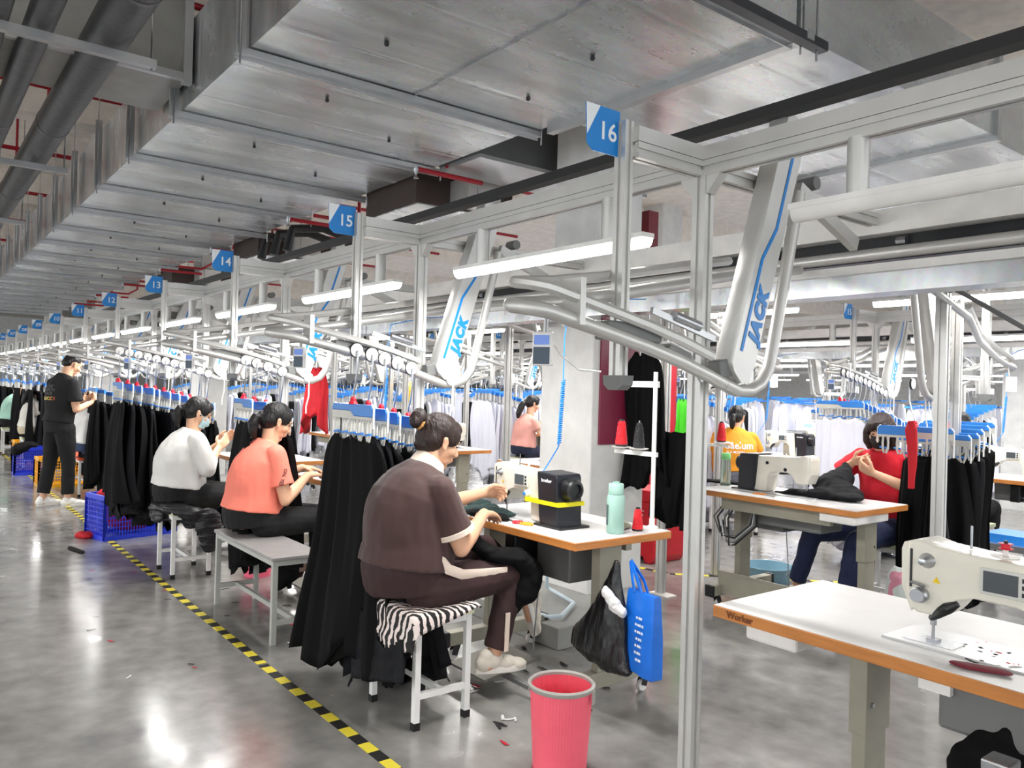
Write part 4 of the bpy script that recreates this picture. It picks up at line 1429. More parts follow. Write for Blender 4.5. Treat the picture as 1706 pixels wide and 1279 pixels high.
def person(label, J, top, bottom, hairstyle='pony', hair_m=None, mask=None, shoes=True, sleeve='short', vox=.008, name='person', skin=None,
           shoe_m=None, big=1.0, collar=None, cuff=None, side=(1, 0, 0), lead=None, faceup=(0, 0, 1)):
    """J: joints in local metres, facing +y. body is one continuous skin; clothes and hair are its children"""
    skin = skin or SKIN
    hair_m = hair_m or HAIR
    side = V(side)
    spec = J['torso']
    hc = V(J['head']); M3 = frame(J['look'], faceup)
    hs = J.get('hs', 1.0)
    mb = MB()
    torso(mb, [(c, rx - .012, ry - .012) for c, rx, ry in spec], 0, side)
    nb = V(spec[-1][0])
    chain(mb, [nb, hc + M3 @ V((0, -.015, -.04))], [.056, .052])
    head_into(mb, hc, M3, hs)
    for sd in ('R', 'L'):
        sh, el, wr = V(J['s' + sd]), V(J['e' + sd]), V(J['w' + sd])
        chain(mb, [sh, sh.lerp(el, .5), el], [.046, .045 * big, .036])
        chain(mb, [el, el.lerp(wr, .35), wr], [.037, .039, .025])
        hd, hn = J['h' + sd]
        hand(mb, wr, hd, hn, (1 if sd == 'R' else -1) * J.get('th' + sd, 1), J.get('curl' + sd, .5), .98 * J.get('handscale', 1))
        hp, kn, an = V(J['p' + sd]), V(J['k' + sd]), V(J['a' + sd])
        chain(mb, [hp, hp.lerp(kn, .5), kn], [.078, .066, .05])
        chain(mb, [kn, kn.lerp(an, .35), an], [.05, .047, .032])
        hl, tl = V(J['f' + sd][0]), V(J['f' + sd][1])
        chain(mb, [an, hl.lerp(tl, .15) + V((0, 0, .035)), hl.lerp(tl, .7) + V((0, 0, .02))], [.03, .032, .022])
    body = fuse(mb, name, skin, vox * .75, None, 3)
    tag(body, label, 'person')
    eyes_into(body, hc, M3, hs)
    # top
    mb = MB()
    tspec = spec[J.get('hem', 1):]
    torso(mb, [(c, rx + .014, ry + .014) for c, rx, ry in tspec], 0, side)
    for sd in ('R', 'L'):
        sh, el, wr = V(J['s' + sd]), V(J['e' + sd]), V(J['w' + sd])
        if sleeve == 'short':
            e2 = sh.lerp(el, .68)
            chain(mb, [sh, sh.lerp(e2, .6)], [.062 * big, .066 * big])
            mb.tube([sh.lerp(e2, .5), e2], [.064 * big, .074 * big], 16)
        else:
            e2 = el.lerp(wr, .35)
            chain(mb, [sh, sh.lerp(el, .5), el, e2], [.064 * big, .07 * big, .066, .05])
    tp = fuse(mb, 'shirt', top, vox, body, 5, wrinkle=.007, wscale=9, stretch=(1, 1, .6))
    if cuff is not None:
        for sd in ('R', 'L'):
            sh, el = V(J['s' + sd]), V(J['e' + sd])
            a = sh.lerp(el, .66); b = sh.lerp(el, .74)
            MB().tube([a, b], [.077 * big, .078 * big], 24, cap=True).build('sleeve_cuff', cuff, body, smooth=True)
    if collar is not None:
        c0 = nb + V((0, .0, .0)); c1 = nb + (hc - nb).normalized() * .035
        MB().tube([c0 + V((0, -.005, -.012)), c0.lerp(c1, .5), c1 + V((0, .004, 0))], [.088, .078, .072], 24).build('collar', collar, body, smooth=True)
    # trousers
    mb = MB()
    sp2 = spec[:J.get('waist', 2) + 1]
    torso(mb, [(c, rx + (.008 if i == 0 else -.004 - .022 * (i > 1)), ry + (.008 if i == 0 else -.004 - .022 * (i > 1))) for i, (c, rx, ry) in enumerate(sp2)], 0, side)
    for sd in ('R', 'L'):
        hp, kn, an = V(J['p' + sd]), V(J['k' + sd]), V(J['a' + sd])
        mb.tube([kn, an.lerp(kn, J.get('cuffup', .06))], [.066, J.get('cuffr', .058)], 16)
        chain(mb, [hp, hp.lerp(kn, .5), kn], [.1 * big, .083 * big, .066])
        chain(mb, [kn, kn.lerp(an, .5)], [.066, .062])
    tr = fuse(mb, 'trousers', bottom, vox, body, 5, wrinkle=.006, wscale=10)
    hair(body, hc, M3, hairstyle, hair_m, hs, vox * .8)
    if mask is not None:
        face_mask(body, hc, M3, mask, hs)
    if shoes:
        for sd in ('R', 'L'):
            hl, tl, up = J['f' + sd]
            shoe(body, hl, tl, up, shoe_m or mat('shoe_cream', (222, 214, 200), .6), mat('shoe_sole', (236, 232, 224), .5))
    return body, tp, tr


def seated(**k):
    """a worker sitting, facing +y, seat top .5, origin under the seat centre (hips at y=0)"""
    J = dict(
        torso=[((0, .01, .56), .175, .15), ((0, .0, .64), .195, .175), ((0, .01, .74), .178, .155), ((0, .01, .85), .176, .145), ((0, .03, .94), .185, .125), ((0, .07, 1.02), .165, .09), ((0, .1, 1.075), .07, .065)],
        head=(0, .15, 1.20), look=(0, 1, -.35),
        sR=(.165, .07, 1.0), eR=(.22, .13, .76), wR=(.12, .34, .86), hR=((-.45, 1, -.15), (0, -.1, -1)),
        sL=(-.165, .07, 1.0), eL=(-.22, .17, .78), wL=(-.12, .38, .88), hL=((.3, 1, -.1), (0, -.1, -1)),
        pR=(.1, .05, .57), kR=(.13, .50, .56), aR=(.13, .42, .12), fR=((.13, .36, .0), (.15, .62, .0), (0, 0, 1)),
        pL=(-.1, .05, .57), kL=(-.13, .50, .56), aL=(-.13, .5, .12), fL=((-.13, .44, .0), (-.15, .70, .0), (0, 0, 1)))
    J.update(k)
    return J


def put(trip, loc, rz=0):
    o = trip[0]
    o.location = loc
    o.rotation_euler = (0, 0, rz)
    return o


BROWN = mat('brown_shirt', (66, 42, 39), .8, noise_amt=.08, bump=.15, bscale=10, fuzz=.2)
BROWN2 = mat('maroon_brown_trousers', (54, 32, 33), .8, noise_amt=.08, bump=.15, bscale=10)
CORAL = mat('coral_shirt', (246, 132, 112), .8, noise_amt=.04, bump=.15, bscale=10)
OFFW = mat('off_white_sweater', (224, 222, 218), .85, noise_amt=.04, bump=.2, bscale=16)
BLKT = mat('black_trousers', (11, 11, 13), .85, bump=.15, bscale=12)
PINKC = mat('pale_collar', (232, 214, 198), .7)
MASKB = mat('mask_blue', (178, 210, 220), .7)
MASKW = mat('mask_white', (226, 232, 236), .7)

# woman in brown, nearest
J = seated(
    torso=[((0, .0, .56), .19, .17), ((0, -.01, .66), .21, .20), ((0, .0, .76), .20, .19), ((0, -.02, .86), .19, .17), ((0, .0, .95), .19, .145), ((0, .05, 1.03), .165, .10), ((0, .085, 1.09), .072, .066)],
    head=(0, .145, 1.205), look=(0.05, 1, -.42),
    sR=(.17, .05, 1.0), eR=(.20, .15, .745), wR=(.07, .36, .865), hR=((-.55, 1, -.25), (.1, -.1, -1)), curlR=.35,
    sL=(-.17, .08, 1.0), eL=(-.23, .30, .87), wL=(-.19, .54, .92), hL=((-.05, 1, .0), (.8, 0, -.5)), curlL=.9,
    kR=(.12, .50, .575), aR=(.12, .40, .20), fR=((.12, .31, .145), (.13, .58, .125), (0, .1, 1)),
    kL=(-.10, .50, .66), aL=(-.10, .74, .42), fL=((-.10, .735, .42), (-.08, .80, .18), (.1, 1, .25)), cuffup=.12, hs=1.02)
w16 = person('woman in a brown polo shirt with a hair bun sewing at the nearest occupied table', J, BROWN, BROWN2, 'bun', HAIRB, None, True, 'short', .0065, big=1.12,
             collar=PINKC, cuff=PINKC)
put(w16, (-3.07, 1.81, 0))
MB().tube([(0, .048, 1.285), (0, .036, 1.29)], [.034, .034], 12).build('hair_band', mat('tan_band', (206, 150, 84), .6), w16[0])
m = MB()
m.tube([(.205, .03, .72), (.208, .08, .665), (.2, .16, .632), (.19, .28, .62), (.178, .42, .61)], [.016] * 5, 8, sq=(.3, 1.4))
m.build('side_stripe', PINKC, w16[0], smooth=True)
m = MB()
m.bar((.184, .43, .42), (.176, .43, .24), .006, .024, (0, 1, 0)).build('ankle_stripe', PINKC, w16[0])

# woman in coral
J = seated(head=(0, .13, 1.20), look=(0.02, 1, -.45),
           torso=[((0, .0, .555), .185, .165), ((0, -.01, .64), .20, .185), ((0, .0, .73), .188, .165), ((0, .0, .84), .185, .155), ((0, .03, .93), .187, .13), ((0, .065, 1.01), .16, .09), ((0, .09, 1.065), .07, .063)],
           eR=(.21, .12, .715), wR=(.08, .32, .85), hR=((-.3, 1, .0), (-.1, 0, -1)), wL=(-.1, .36, .88), eL=(-.22, .16, .80), hs=1.0)
w15 = person('woman in a coral t-shirt with a black ponytail sitting on the grey bench', J, CORAL, BLKT, 'pony', HAIR, None, True, 'short', .0075, big=1.05)
put(w15, (-4.98, 1.80, 0))
MB().ell((0, .03, 1.235), (.02, .012, .014)).build('hair_clip', WHITE, w15[0])
# woman in off-white sweater
J = seated(head=(0, .12, 1.20), look=(0.1, 1, -.5), wR=(.08, .26, .93), eR=(.21, .14, .79), hR=((-.3, .6, .55), (-1, 0, 0)), wL=(-.02, .3, .96), hL=((.1, .6, .5), (1, 0, 0)), eL=(-.2, .18, .8),
           torso=[((0, .0, .555), .185, .165), ((0, -.01, .64), .205, .185), ((0, .0, .73), .20, .175), ((0, -.01, .84), .20, .165), ((0, .02, .93), .192, .13), ((0, .065, 1.01), .16, .09), ((0, .09, 1.065), .07, .063)])
w14 = person('woman in an off-white sweater and light blue face mask, black low ponytail', J, OFFW, BLKT, 'pony', HAIR, MASKB, True, 'long', .008, big=1.1)
put(w14, (-6.3, 1.70, 0))
# woman in white t-shirt behind the standing man
J = seated(head=(0, .11, 1.21), look=(0.0, 1, -.4), wR=(.08, .33, 1.0), eR=(.22, .1, .82), hR=((-.3, .8, .2), (-.6, 0, -.8)), wL=(-.04, .36, 1.0), hL=((.1, .8, .2), (.6, 0, -.8)))
w13 = person('woman in a white t-shirt and pale mask sitting behind the standing man in black', J, mat('white_tshirt', (238, 238, 236), .8), mat('blue_jeans', (66, 82, 116), .8), 'pony', HAIR, MASKW, True, 'short', .011)
put(w13, (-10.85, 1.80, 0.0))
# cream blouse and mint shirt at the far left
J = seated(look=(0, 1, -.35), head=(0, .12, 1.2))
w12 = person('woman in a cream blouse and mask left of the standing man', J, mat('cream_blouse', (236, 232, 222), .8), mat('beige_trousers', (214, 200, 172), .8), 'long', HAIR, MASKW, False, 'short', .014)
put(w12, (-14.3, 1.62, 0))
w11 = person('person in a mint green shirt sitting at the left edge of the photo', J, mat('mint_shirt', (176, 220, 202), .8), BLKT, 'short', HAIR, None, False, 'long', .014)
put(w11, (-17.0, 1.60, 0))

# standing man in black, looking down at his hands
J = dict(
    torso=[((0, -.02, .84), .15, .115), ((0, -.03, .93), .162, .125), ((0, -.01, 1.05), .155, .115), ((0, -.01, 1.18), .17, .12), ((0, .0, 1.3), .185, .115), ((0, .02, 1.40), .16, .08), ((0, .045, 1.46), .065, .06)],
    head=(0, .1, 1.585), look=(0, 1, -.5), hem=1, waist=2,
    sR=(.175, .01, 1.37), eR=(.2, .04, 1.08), wR=(.1, .26, 1.16), hR=((-.4, .5, .5), (-.3, -.6, .5)), curlR=1.0,
    sL=(-.175, .01, 1.37), eL=(-.2, .06, 1.08), wL=(-.08, .28, 1.18), hL=((.4, .5, .4), (.3, -.6, .5)), curlL=1.0,
    pR=(.085, -.01, .86), kR=(.11, .03, .48), aR=(.11, .03, .1), fR=((.11, -.03, 0), (.15, .24, 0), (0, 0, 1)),
    pL=(-.085, -.01, .86), kL=(-.11, -.04, .48), aL=(-.11, -.1, .1), fL=((-.11, -.16, 0), (-.13, .11, 0), (0, 0, 1)), cuffup=.1, cuffr=.062)
man = person('man in a black t-shirt, black trousers and white shoes standing on the aisle tape', J, mat('black_tshirt', (14, 14, 16), .85, bump=.1), BLKT, 'short', HAIR, None, True, 'short', .0085,
             shoe_m=mat('shoe_white', (240, 238, 234), .5), big=1.05)
put(man, (-10.12, 1.44, 0), R(22))
man[0].scale = (1.08, 1.08, 1.0)
tsh = man[1]
GREYL = mat('print_grey', (84, 86, 88), .7)
wrap_text('THE', .045, GREYL, (.0, -.2, 1.335), (1, 0, 0), (0, 0, 1), tsh, man[0], 'back_print', bold=.001)
wrap_text('NORTH', .045, GREYL, (.0, -.2, 1.295), (1, 0, 0), (0, 0, 1), tsh, man[0], 'back_print', bold=.001)
wrap_text('FACE', .045, GREYL, (.0, -.2, 1.255), (1, 0, 0), (0, 0, 1), tsh, man[0], 'back_print', bold=.001)
for i, (c_, col) in enumerate(zip('GUCCI', ((222, 200, 120), (226, 206, 130), (222, 190, 90), (230, 160, 60), (220, 90, 50)))):
    wrap_text(c_, .05, mat('print_%d' % i, col, .6), (-.055 + .036 * i, -.2, 1.20), (1, 0, 0), (0, 0, 1), tsh, man[0], 'back_print', bold=.0015)

# woman in red, facing us across her table
J = seated(head=(0.0, .12, 1.235), look=(-.25, 1, -.35),
           sR=(.17, .06, 1.04), eR=(.36, .10, .86), wR=(.13, .22, 1.02), hR=((-.8, .3, .1), (.0, -.8, .4)), curlR=1.1,
           sL=(-.17, .06, 1.04), eL=(-.27, .13, .84), wL=(-.03, .27, .955), hL=((.75, .2, .4), (.0, -.8, .4)), curlL=1.1,
           torso=[((0, .0, .56), .18, .15), ((0, -.0, .65), .19, .165), ((0, .01, .76), .175, .15), ((0, .01, .87), .176, .14), ((0, .03, .97), .185, .12), ((0, .06, 1.055), .16, .085), ((0, .085, 1.115), .066, .06)],
           kR=(.28, .47, .53), aR=(.42, .42, .15), fR=((.40, .36, .04), (.5, .58, .04), (0, 0, 1)), kL=(-.05, .50, .53), aL=(.05, .45, .12), fL=((.02, .4, 0), (.1, .64, 0), (0, 0, 1)))
wred = person('woman in a red shirt and black face mask holding up black cloth', J, mat('red_shirt', (212, 22, 44), .8, bump=.1), mat('navy_jeans', (34, 44, 78), .8), 'bob', HAIRB, BLACK and mat('mask_black', (24, 24, 26), .8), True, 'short', .0075, big=1.05)
put(wred, (-2.74, 5.42, 0), PI)
for sx in (-1, 1):
    wrap = MB().tube([(sx * .2, .045, 1.105), (sx * .235, .055, 1.06), (sx * (.265), .075, .99)], [.012] * 3, 8, sq=(1.3, .35)).build('shoulder_stripe', WHITE, wred[0], smooth=True)
# woman in pink and woman in orange beyond
J = seated(look=(0.1, 1, -.3), head=(0, .14, 1.25), wR=(.08, .34, 1.02), eR=(.22, .14, .84), hR=((-.2, .8, .5), (-1, 0, 0)), wL=(-.05, .42, 1.05), hL=((0, 1, .3), (1, 0, 0)))
wp = person('woman in a pale pink t-shirt with a long black ponytail left of the white column', J, mat('pink_tshirt', (222, 158, 146), .8), mat('navy_shorts', (28, 32, 58), .8), 'long', HAIR, None, False, 'short', .011)
put(wp, (-8.72, 6.95, 0), R(-8))
J = seated(look=(.35, 1, -.2), head=(0.02, .13, 1.22), eR=(.26, .16, .8), wR=(.2, .38, .86), eL=(-.26, .16, .8), wL=(-.2, .38, .86),
           torso=[((0, .0, .555), .195, .165), ((0, -.01, .64), .215, .185), ((0, .0, .73), .215, .17), ((0, -.01, .84), .215, .16), ((0, .02, .93), .21, .13), ((0, .06, 1.03), .17, .09), ((0, .09, 1.085), .07, .063)])
wo = person('woman in an orange t-shirt seen from behind with a black ponytail', J, mat('orange_tshirt', (226, 150, 32), .8, bump=.1), mat('grey_trousers', (104, 106, 118), .8), 'pony', HAIR, None, False, 'short', .009, big=1.15)
put(wo, (-5.12, 6.9, 0), R(40))
wrap_text('Caelum', .098, SIGNW, (.03, -.3, .93), (1, 0, 0), (0, 0, 1), wo[1], wo[0], 'back_print', bold=.002)
wrap_text('IS A MOON', .035, SIGNW, (.0, -.3, .865), (1, 0, 0), (0, 0, 1), wo[1], wo[0], 'back_print', bold=.0005)
J = seated(head=(0, .15, 1.25), look=(0, 1, -.4))
wg = person('person in an olive green t-shirt half hidden behind the post and black garments', J, mat('olive_tshirt', (84, 92, 50), .8), BLKT, 'short', HAIR, None, False, 'short', .012)
put(wg, (-2.95, 6.85, 0), R(0))

# ------------------------------------------------------------------ more tables and machines farther back
k_ = 0
for i, (x, y, rz, lab) in enumerate((
        (-4.5, 2.28, 0, 'sewing table in front of the woman in coral'), (-6.35, 2.28, 0, 'sewing table in front of the woman in the off-white sweater'),
        (-8.9, 2.28, 0, 'sewing table in front of the woman in the white t-shirt'), (-11.0, 2.28, 0, 'sewing table behind the standing man'),
        (-2.2, 7.5, 0, 'sewing table of the person in green at the right edge'), (-4.5, 7.55, 0, 'sewing table of the woman in orange'),
        (-8.4, 7.5, 0, 'sewing table of the woman in pink'),
        (-5.9, 5.02, PI, 'pale sewing table seen past the red cloth, behind the woman in coral'), (-7.9, 5.02, PI, 'sewing table in the middle row left of the aluminium posts'),
        (-10.2, 5.02, PI, 'farthest sewing table visible in the middle row'))):
    t = dup(tb0)
    at(t, (x, y, 0), rz, lab, 'sewing table', 'sewing tables')
    m_ = dup(mcf); m_.scale = (1, 1, 1)
    mx_, my_ = ((-.78, .23) if rz == 0 else (.78, -.23))
    at(m_, (x + mx_, y + my_, TZ), rz, ('cream machine on the ' + lab.split('sewing ', 1)[1]) if True else lab, 'sewing machine', 'sewing machines')

# ------------------------------------------------------------------ things on and under the near table
t = empty('water_bottle', (-2.625, 2.655, TZ), 0, 'mint green water bottle on the end of the nearest occupied table', 'bottle')
t.scale = (1.3, 1.3, 1.35)
MINT = mat('mint_plastic', (162, 200, 188), .35)
MB().lathe([(.0, 0), (.028, 0), (.032, .006), (.0325, .12), (.029, .135), (.0, .135)], n=28).build('bottle_body', MINT, t, smooth=True)
MB().lathe([(.0, .136), (.027, .136), (.0275, .14), (.0275, .168), (.025, .172), (.0, .172)], n=28).build('bottle_cap', MINT, t, smooth=True)
MB().lathe([(.012, .172), (.012, .178), (.0, .178)], n=16).build('cap_button', MINT, t, smooth=True)
m = MB()
rg = []
for zz in (.03, .04, .09, .1):
    rg.append([V(((.0335 if q else .030) * math.cos(a), (.0335 if q else .030) * math.sin(a), zz)) for q in (1, 0) for a in ([R(-128 + 5 * j) for j in range(7)] if q else [R(-128 + 5 * j) for j in range(6, -1, -1)])])
m.loft(rg).build('level_window', mat('window_dark', (84, 104, 104), .2), t)
make_spool(SPOOLR, (-2.62, 2.80, TZ), 'small red thread cone standing on the near table beside the mint bottle', s=.95)
make_spool(SPOOLK, (-2.685, 2.745, TZ), 'black thread cone on the near table half hidden behind the mint bottle', s=.9)
st = at(make_thread_stand(), (-2.62, 2.9, TZ), 0, 'white thread stand at the far corner of the near table', 'thread stand', 'thread stands')
make_spool(SPOOLR, (-2.84, 2.9, TZ + .385), 'large red thread cone on the tray of the near thread stand', s=1.15)
make_spool(SPOOLK, (-2.72, 2.9, TZ + .385), 'large black thread cone on the tray of the near thread stand', s=1.05)
# scissors, gloves, work pieces
t = empty('thread_snips', (-3.06, 2.42, TZ), R(10), 'red and yellow handled snips lying on the near table before the machine', 'scissors')
MB().tube(arc((.0, 0), .024, 0, 2 * PI, 14, .006, .006)[:-1], .0055, 6, closed=True, sq=(1, 1)).build('handle_loop', RED, t, smooth=True)
MB().tube([(p[0] * 1.5 + .055, p[1] * .8, .006) for p in arc((0, 0), .024, 0, 2 * PI, 14, 0, 0)[:-1]], .0055, 6, closed=True).build('handle_loop', mat('amber_plastic', (236, 170, 40), .4), t, smooth=True)
MB().bar((.02, .0, .004), (-.09, .03, .004), .012, .003).build('blade', CHROME, t)


def cloth_lump(name, pts, rs, m_, label, cat, group=None, vox=.008, wr=.012, ws=14, flat=1.0, seed=0, stretch=(1, 1, 1)):
    mb = MB()
    for i, (p, r_) in enumerate(zip(pts, rs)):
        rr = r_ if isinstance(r_, (tuple, list)) else (r_, r_, r_ * flat)
        mb.ell(p, rr, n=14, m=9)
        if i:
            q = pts[i - 1]; r2 = rs[i - 1] if isinstance(rs[i - 1], (tuple, list)) else (rs[i - 1],) * 3
            for f_ in (.33, .66):
                mb.ell(V(q).lerp(V(p), f_), tuple((a * (1 - f_) + b * f_) for a, b in zip(r2, rr)), n=14, m=9)
    o = fuse(mb, name, m_, vox, None, 4, wrinkle=wr, wscale=ws, stretch=stretch)
    return tag(o, label, cat, group)


GREENC = mat('bottle_green_cloth', (14, 44, 42), .8, bump=.2)
cloth_lump('cloth_piece', [(-3.42, 2.40, TZ + .02), (-3.34, 2.46, TZ + .024), (-3.24, 2.5, TZ + .015), (-3.5, 2.5, TZ + .03)], [(.07, .06, .022), (.07, .05, .026), (.05, .04, .012), (.08, .06, .03)], GREENC,
           'dark green cloth under the needle of the near machine', 'cloth', vox=.005, wr=.005)
cloth_lump('cloth_piece', [(-3.16, 2.40, TZ + .012), (-3.24, 2.43, TZ + .014), (-3.34, 2.38, TZ + .02)], [(.05, .03, .010), (.06, .04, .012), (.07, .05, .016)], CBLACK,
           'black trouser leg lying on the near table beside her hand', 'cloth', vox=.005, wr=.003)
cloth_lump('work_glove', [(-2.76, 2.82, TZ + .016), (-2.70, 2.80, TZ + .014), (-2.68, 2.74, TZ + .010)], [(.045, .03, .016), (.035, .03, .014), (.03, .02, .009)],
           stripe_mat('glove_stripes', (70, 74, 64), (188, 190, 168), .01, 'Y', 1.5), 'grey-green striped glove on the near table behind the motor housing', 'glove', vox=.004, wr=.003)
cloth_lump('lap_cloth', [(-3.02, 2.12, .74), (-2.97, 2.2, .68), (-2.93, 2.3, .665), (-2.91, 2.37, .60), (-2.92, 2.35, .50), (-2.95, 2.30, .43)],
           [(.06, .05, .03), (.09, .07, .03), (.10, .07, .04), (.10, .06, .06), (.085, .07, .06), (.05, .05, .05)], CBLACK, 'black trousers draped over the knee of the woman in brown', 'garment', wr=.012, ws=12)
# zebra jacket over the near stool
ZEB = stripe_mat('zebra_print', (30, 28, 28), (236, 222, 216), .026, 'X', 3.2, .8, .9)


def drape(name, cx, cy, sx, sy, top, a0, a1, b0, b1, rz, m_, n=44, seed=1.0, rr=.02, amp=.012, lift=0.0):
    """a sheet laid on a seat (half sizes sx, sy): flat on top, hanging where it leaves the edge"""
    rows = []
    ca, sa = math.cos(rz), math.sin(rz)
    for i in range(n + 1):
        row = []
        for j in range(n + 1):
            a = a0 + (a1 - a0) * i / n; b = b0 + (b1 - b0) * j / n
            x = a * ca - b * sa; y = a * sa + b * ca
            qx = max(-sx, min(sx, x)); qy = max(-sy, min(sy, y))
            dx, dy = x - qx, y - qy
            d = math.hypot(dx, dy)
            nz = noise.noise(V((x * 9 + seed, y * 9, seed))) + .5 * noise.noise(V((x * 22, y * 22 + seed, 0)))
            if d > 0:
                ux, uy = dx / d, dy / d
                off = min(d, rr) * .8 + lift + amp * nz * min(1, d * 8) + .10 * d
                X, Y = qx + ux * off, qy + uy * off
                Z = top - max(0, d - rr * .5) * .96
            else:
                X, Y, Z = x, y, top + abs(nz) * amp * .8
            row.append(V((cx + X, cy + Y, max(.03, Z))))
        rows.append(row)
    mb = MB()
    vs = [p for r_ in rows for p in r_]
    fs = [(i * (n + 1) + j, i * (n + 1) + j + 1, (i + 1) * (n + 1) + j + 1, (i + 1) * (n + 1) + j) for i in range(n) for j in range(n)]
    mb.add(vs, fs)
    o = mb.build(name, m_, smooth='all')
    md = o.modifiers.new('t', 'SOLIDIFY'); md.thickness = .008; md.offset = 1
    return o


zj = drape('zebra_jacket', -3.07, 1.885, .215, .155, .492, -.38, .26, -.36, .12, R(14), ZEB, seed=2.0)
tag(zj, 'zebra-striped jacket spread over the stool under the woman in brown', 'jacket')
ln = drape('jacket_lining', -3.07, 1.885, .213, .153, .487, -.47, .12, -.48, .05, R(14), CBLACK2, seed=5.0, amp=.014, lift=.012)
ln.parent = zj
import bmesh
bm_ = bmesh.new(); bm_.from_mesh(ln.data)
bmesh.ops.delete(bm_, geom=[v for v in bm_.verts if v.co.z > .385 - .05 * math.sin(v.co.x * 14)], context='VERTS')
bm_.to_mesh(ln.data); bm_.free()
PUFF = mat('black_puffer', (26, 26, 30), .45, bump=.6, bscale=16, stretch=(.4, .4, 3), spec=.5)
cloth_lump('puffer_jacket', [(-6.42, 1.62, .52), (-6.3, 1.58, .50), (-6.12, 1.62, .50), (-6.0, 1.72, .48), (-6.42, 1.56, .43), (-6.25, 1.55, .44), (-5.98, 1.82, .42), (-5.98, 1.85, .32), (-5.99, 1.84, .24)],
           [(.10, .09, .04), (.11, .09, .04), (.1, .09, .04), (.07, .08, .05), (.09, .04, .07), (.09, .035, .06), (.05, .10, .09), (.045, .1, .09), (.04, .07, .06)], PUFF,
           'black puffer jacket hanging over the white stool of the second white-topped woman', 'jacket', vox=.008, wr=.012, ws=20, stretch=(.3, .3, 2))

# ------------------------------------------------------------------ bins, bags, crates
t = empty('waste_bin', (-2.27, 2.03, 0), 0, 'bright pink waste bin with a grey rim at the bottom of the photo', 'waste bin')
t.scale = (1.22, 1.22, 1.09)
PINKB = mat('pink_bin_plastic', (255, 104, 124), .4, spec=.4)
rg = []
for r_, z in ((.082, 0), (.084, .012), (.084, .014), (.098, .30), (.0955, .30), (.082, .016)):
    rr = [V(((r_ + (.0009 * math.sin(j * PI) if 0 else (.0007 if j % 2 else -.0007) * (z > .014))) * math.cos(2 * PI * j / 120), (r_ + ((.0007 if j % 2 else -.0007) * (z > .014))) * math.sin(2 * PI * j / 120), z)) for j in range(120)]
    rg.append(rr)
m = MB().loft(rg, cap=False)
m.f.append(tuple(range(119, -1, -1)))
m.f.append(tuple(5 * 120 + j for j in range(120)))
m.build('bin_wall', PINKB, t)
MB().lathe([(.083, -.0), (.086, .0), (.086, .014), (.083, .014)], n=48).build('bin_foot', mat('dark_pink', (150, 24, 48), .5), t)
rm = MB().lathe([(.094, .297), (.102, .292), (.106, .298), (.106, .306), (.100, .312), (.0945, .306)], n=64, cap=False)
n_ = 64
rm.f += [(5 * n_ + j, 5 * n_ + (j + 1) % n_, (j + 1) % n_, j) for j in range(n_)]
rm.build('rim_ring', mat('bin_rim_grey', (160, 158, 152), .45), t, smooth=True)
for a in (R(205), R(25)):
    p = V((math.cos(a) * .108, math.sin(a) * .108, 0))
    MB().bar(p + V((0, 0, .255)), p + V((0, 0, .30)), .004, .018, (-math.sin(a), math.cos(a), 0)).build('rim_clip', mat('bin_rim_grey', (160, 158, 152), .45), t)


def bucket(loc, r0, r1, h, m_, label, handle=True, name='bucket'):
    t = empty(name, loc, 0, label, 'bucket')
    MB().lathe([(0, 0), (r0, 0), (r1, h), (r1 + .008, h), (r1 + .008, h - .012), (r1 - .004, h - .012), (r1 - .004, h - .002), (r0 - .004, .006), (0, .006)], n=36, cap=False).build('bucket_wall', m_, t, smooth=True)
    if handle:
        MB().tube([(r1 * math.cos(a), -.03 - .0 * math.sin(a), h - .02 - .06 * math.sin(a)) for a in [PI * i / 10 for i in range(11)]], .003, 6).build('bucket_handle', WHITE, t)
    return t


bucket((-5.86, 2.16, 0), .095, .12, .235, mat('bucket_pink', (255, 112, 140), .4), 'pink bucket with a handle under the long bench')
bucket((-5.3, 2.5, 0), .095, .12, .235, RED, 'red bucket behind the long bench')
bucket((-3.7, 5.45, 0), .16, .19, .12, mat('bucket_blue', (132, 172, 190), .4), 'wide blue-grey basin on the floor under the middle table')


def bag(name, pts, m_, label, cat, wr=.012, ws=10, vox=.006, stretch=(1, 1, .25)):
    """hung bag: closed section rings; pts: (x, y, z, rx, ry)"""
    mb = MB()
    rings = []
    for (x, y, z, rx, ry) in pts:
        rings.append([V((x + rx * math.cos(a), y + ry * math.sin(a), z)) for a in [2 * PI * j / 30 for j in range(30)]])
    mb.loft(rings)
    o = fuse(mb, name, m_, vox, None, 3, wrinkle=wr, wscale=ws, stretch=stretch)
    return tag(o, label, cat)


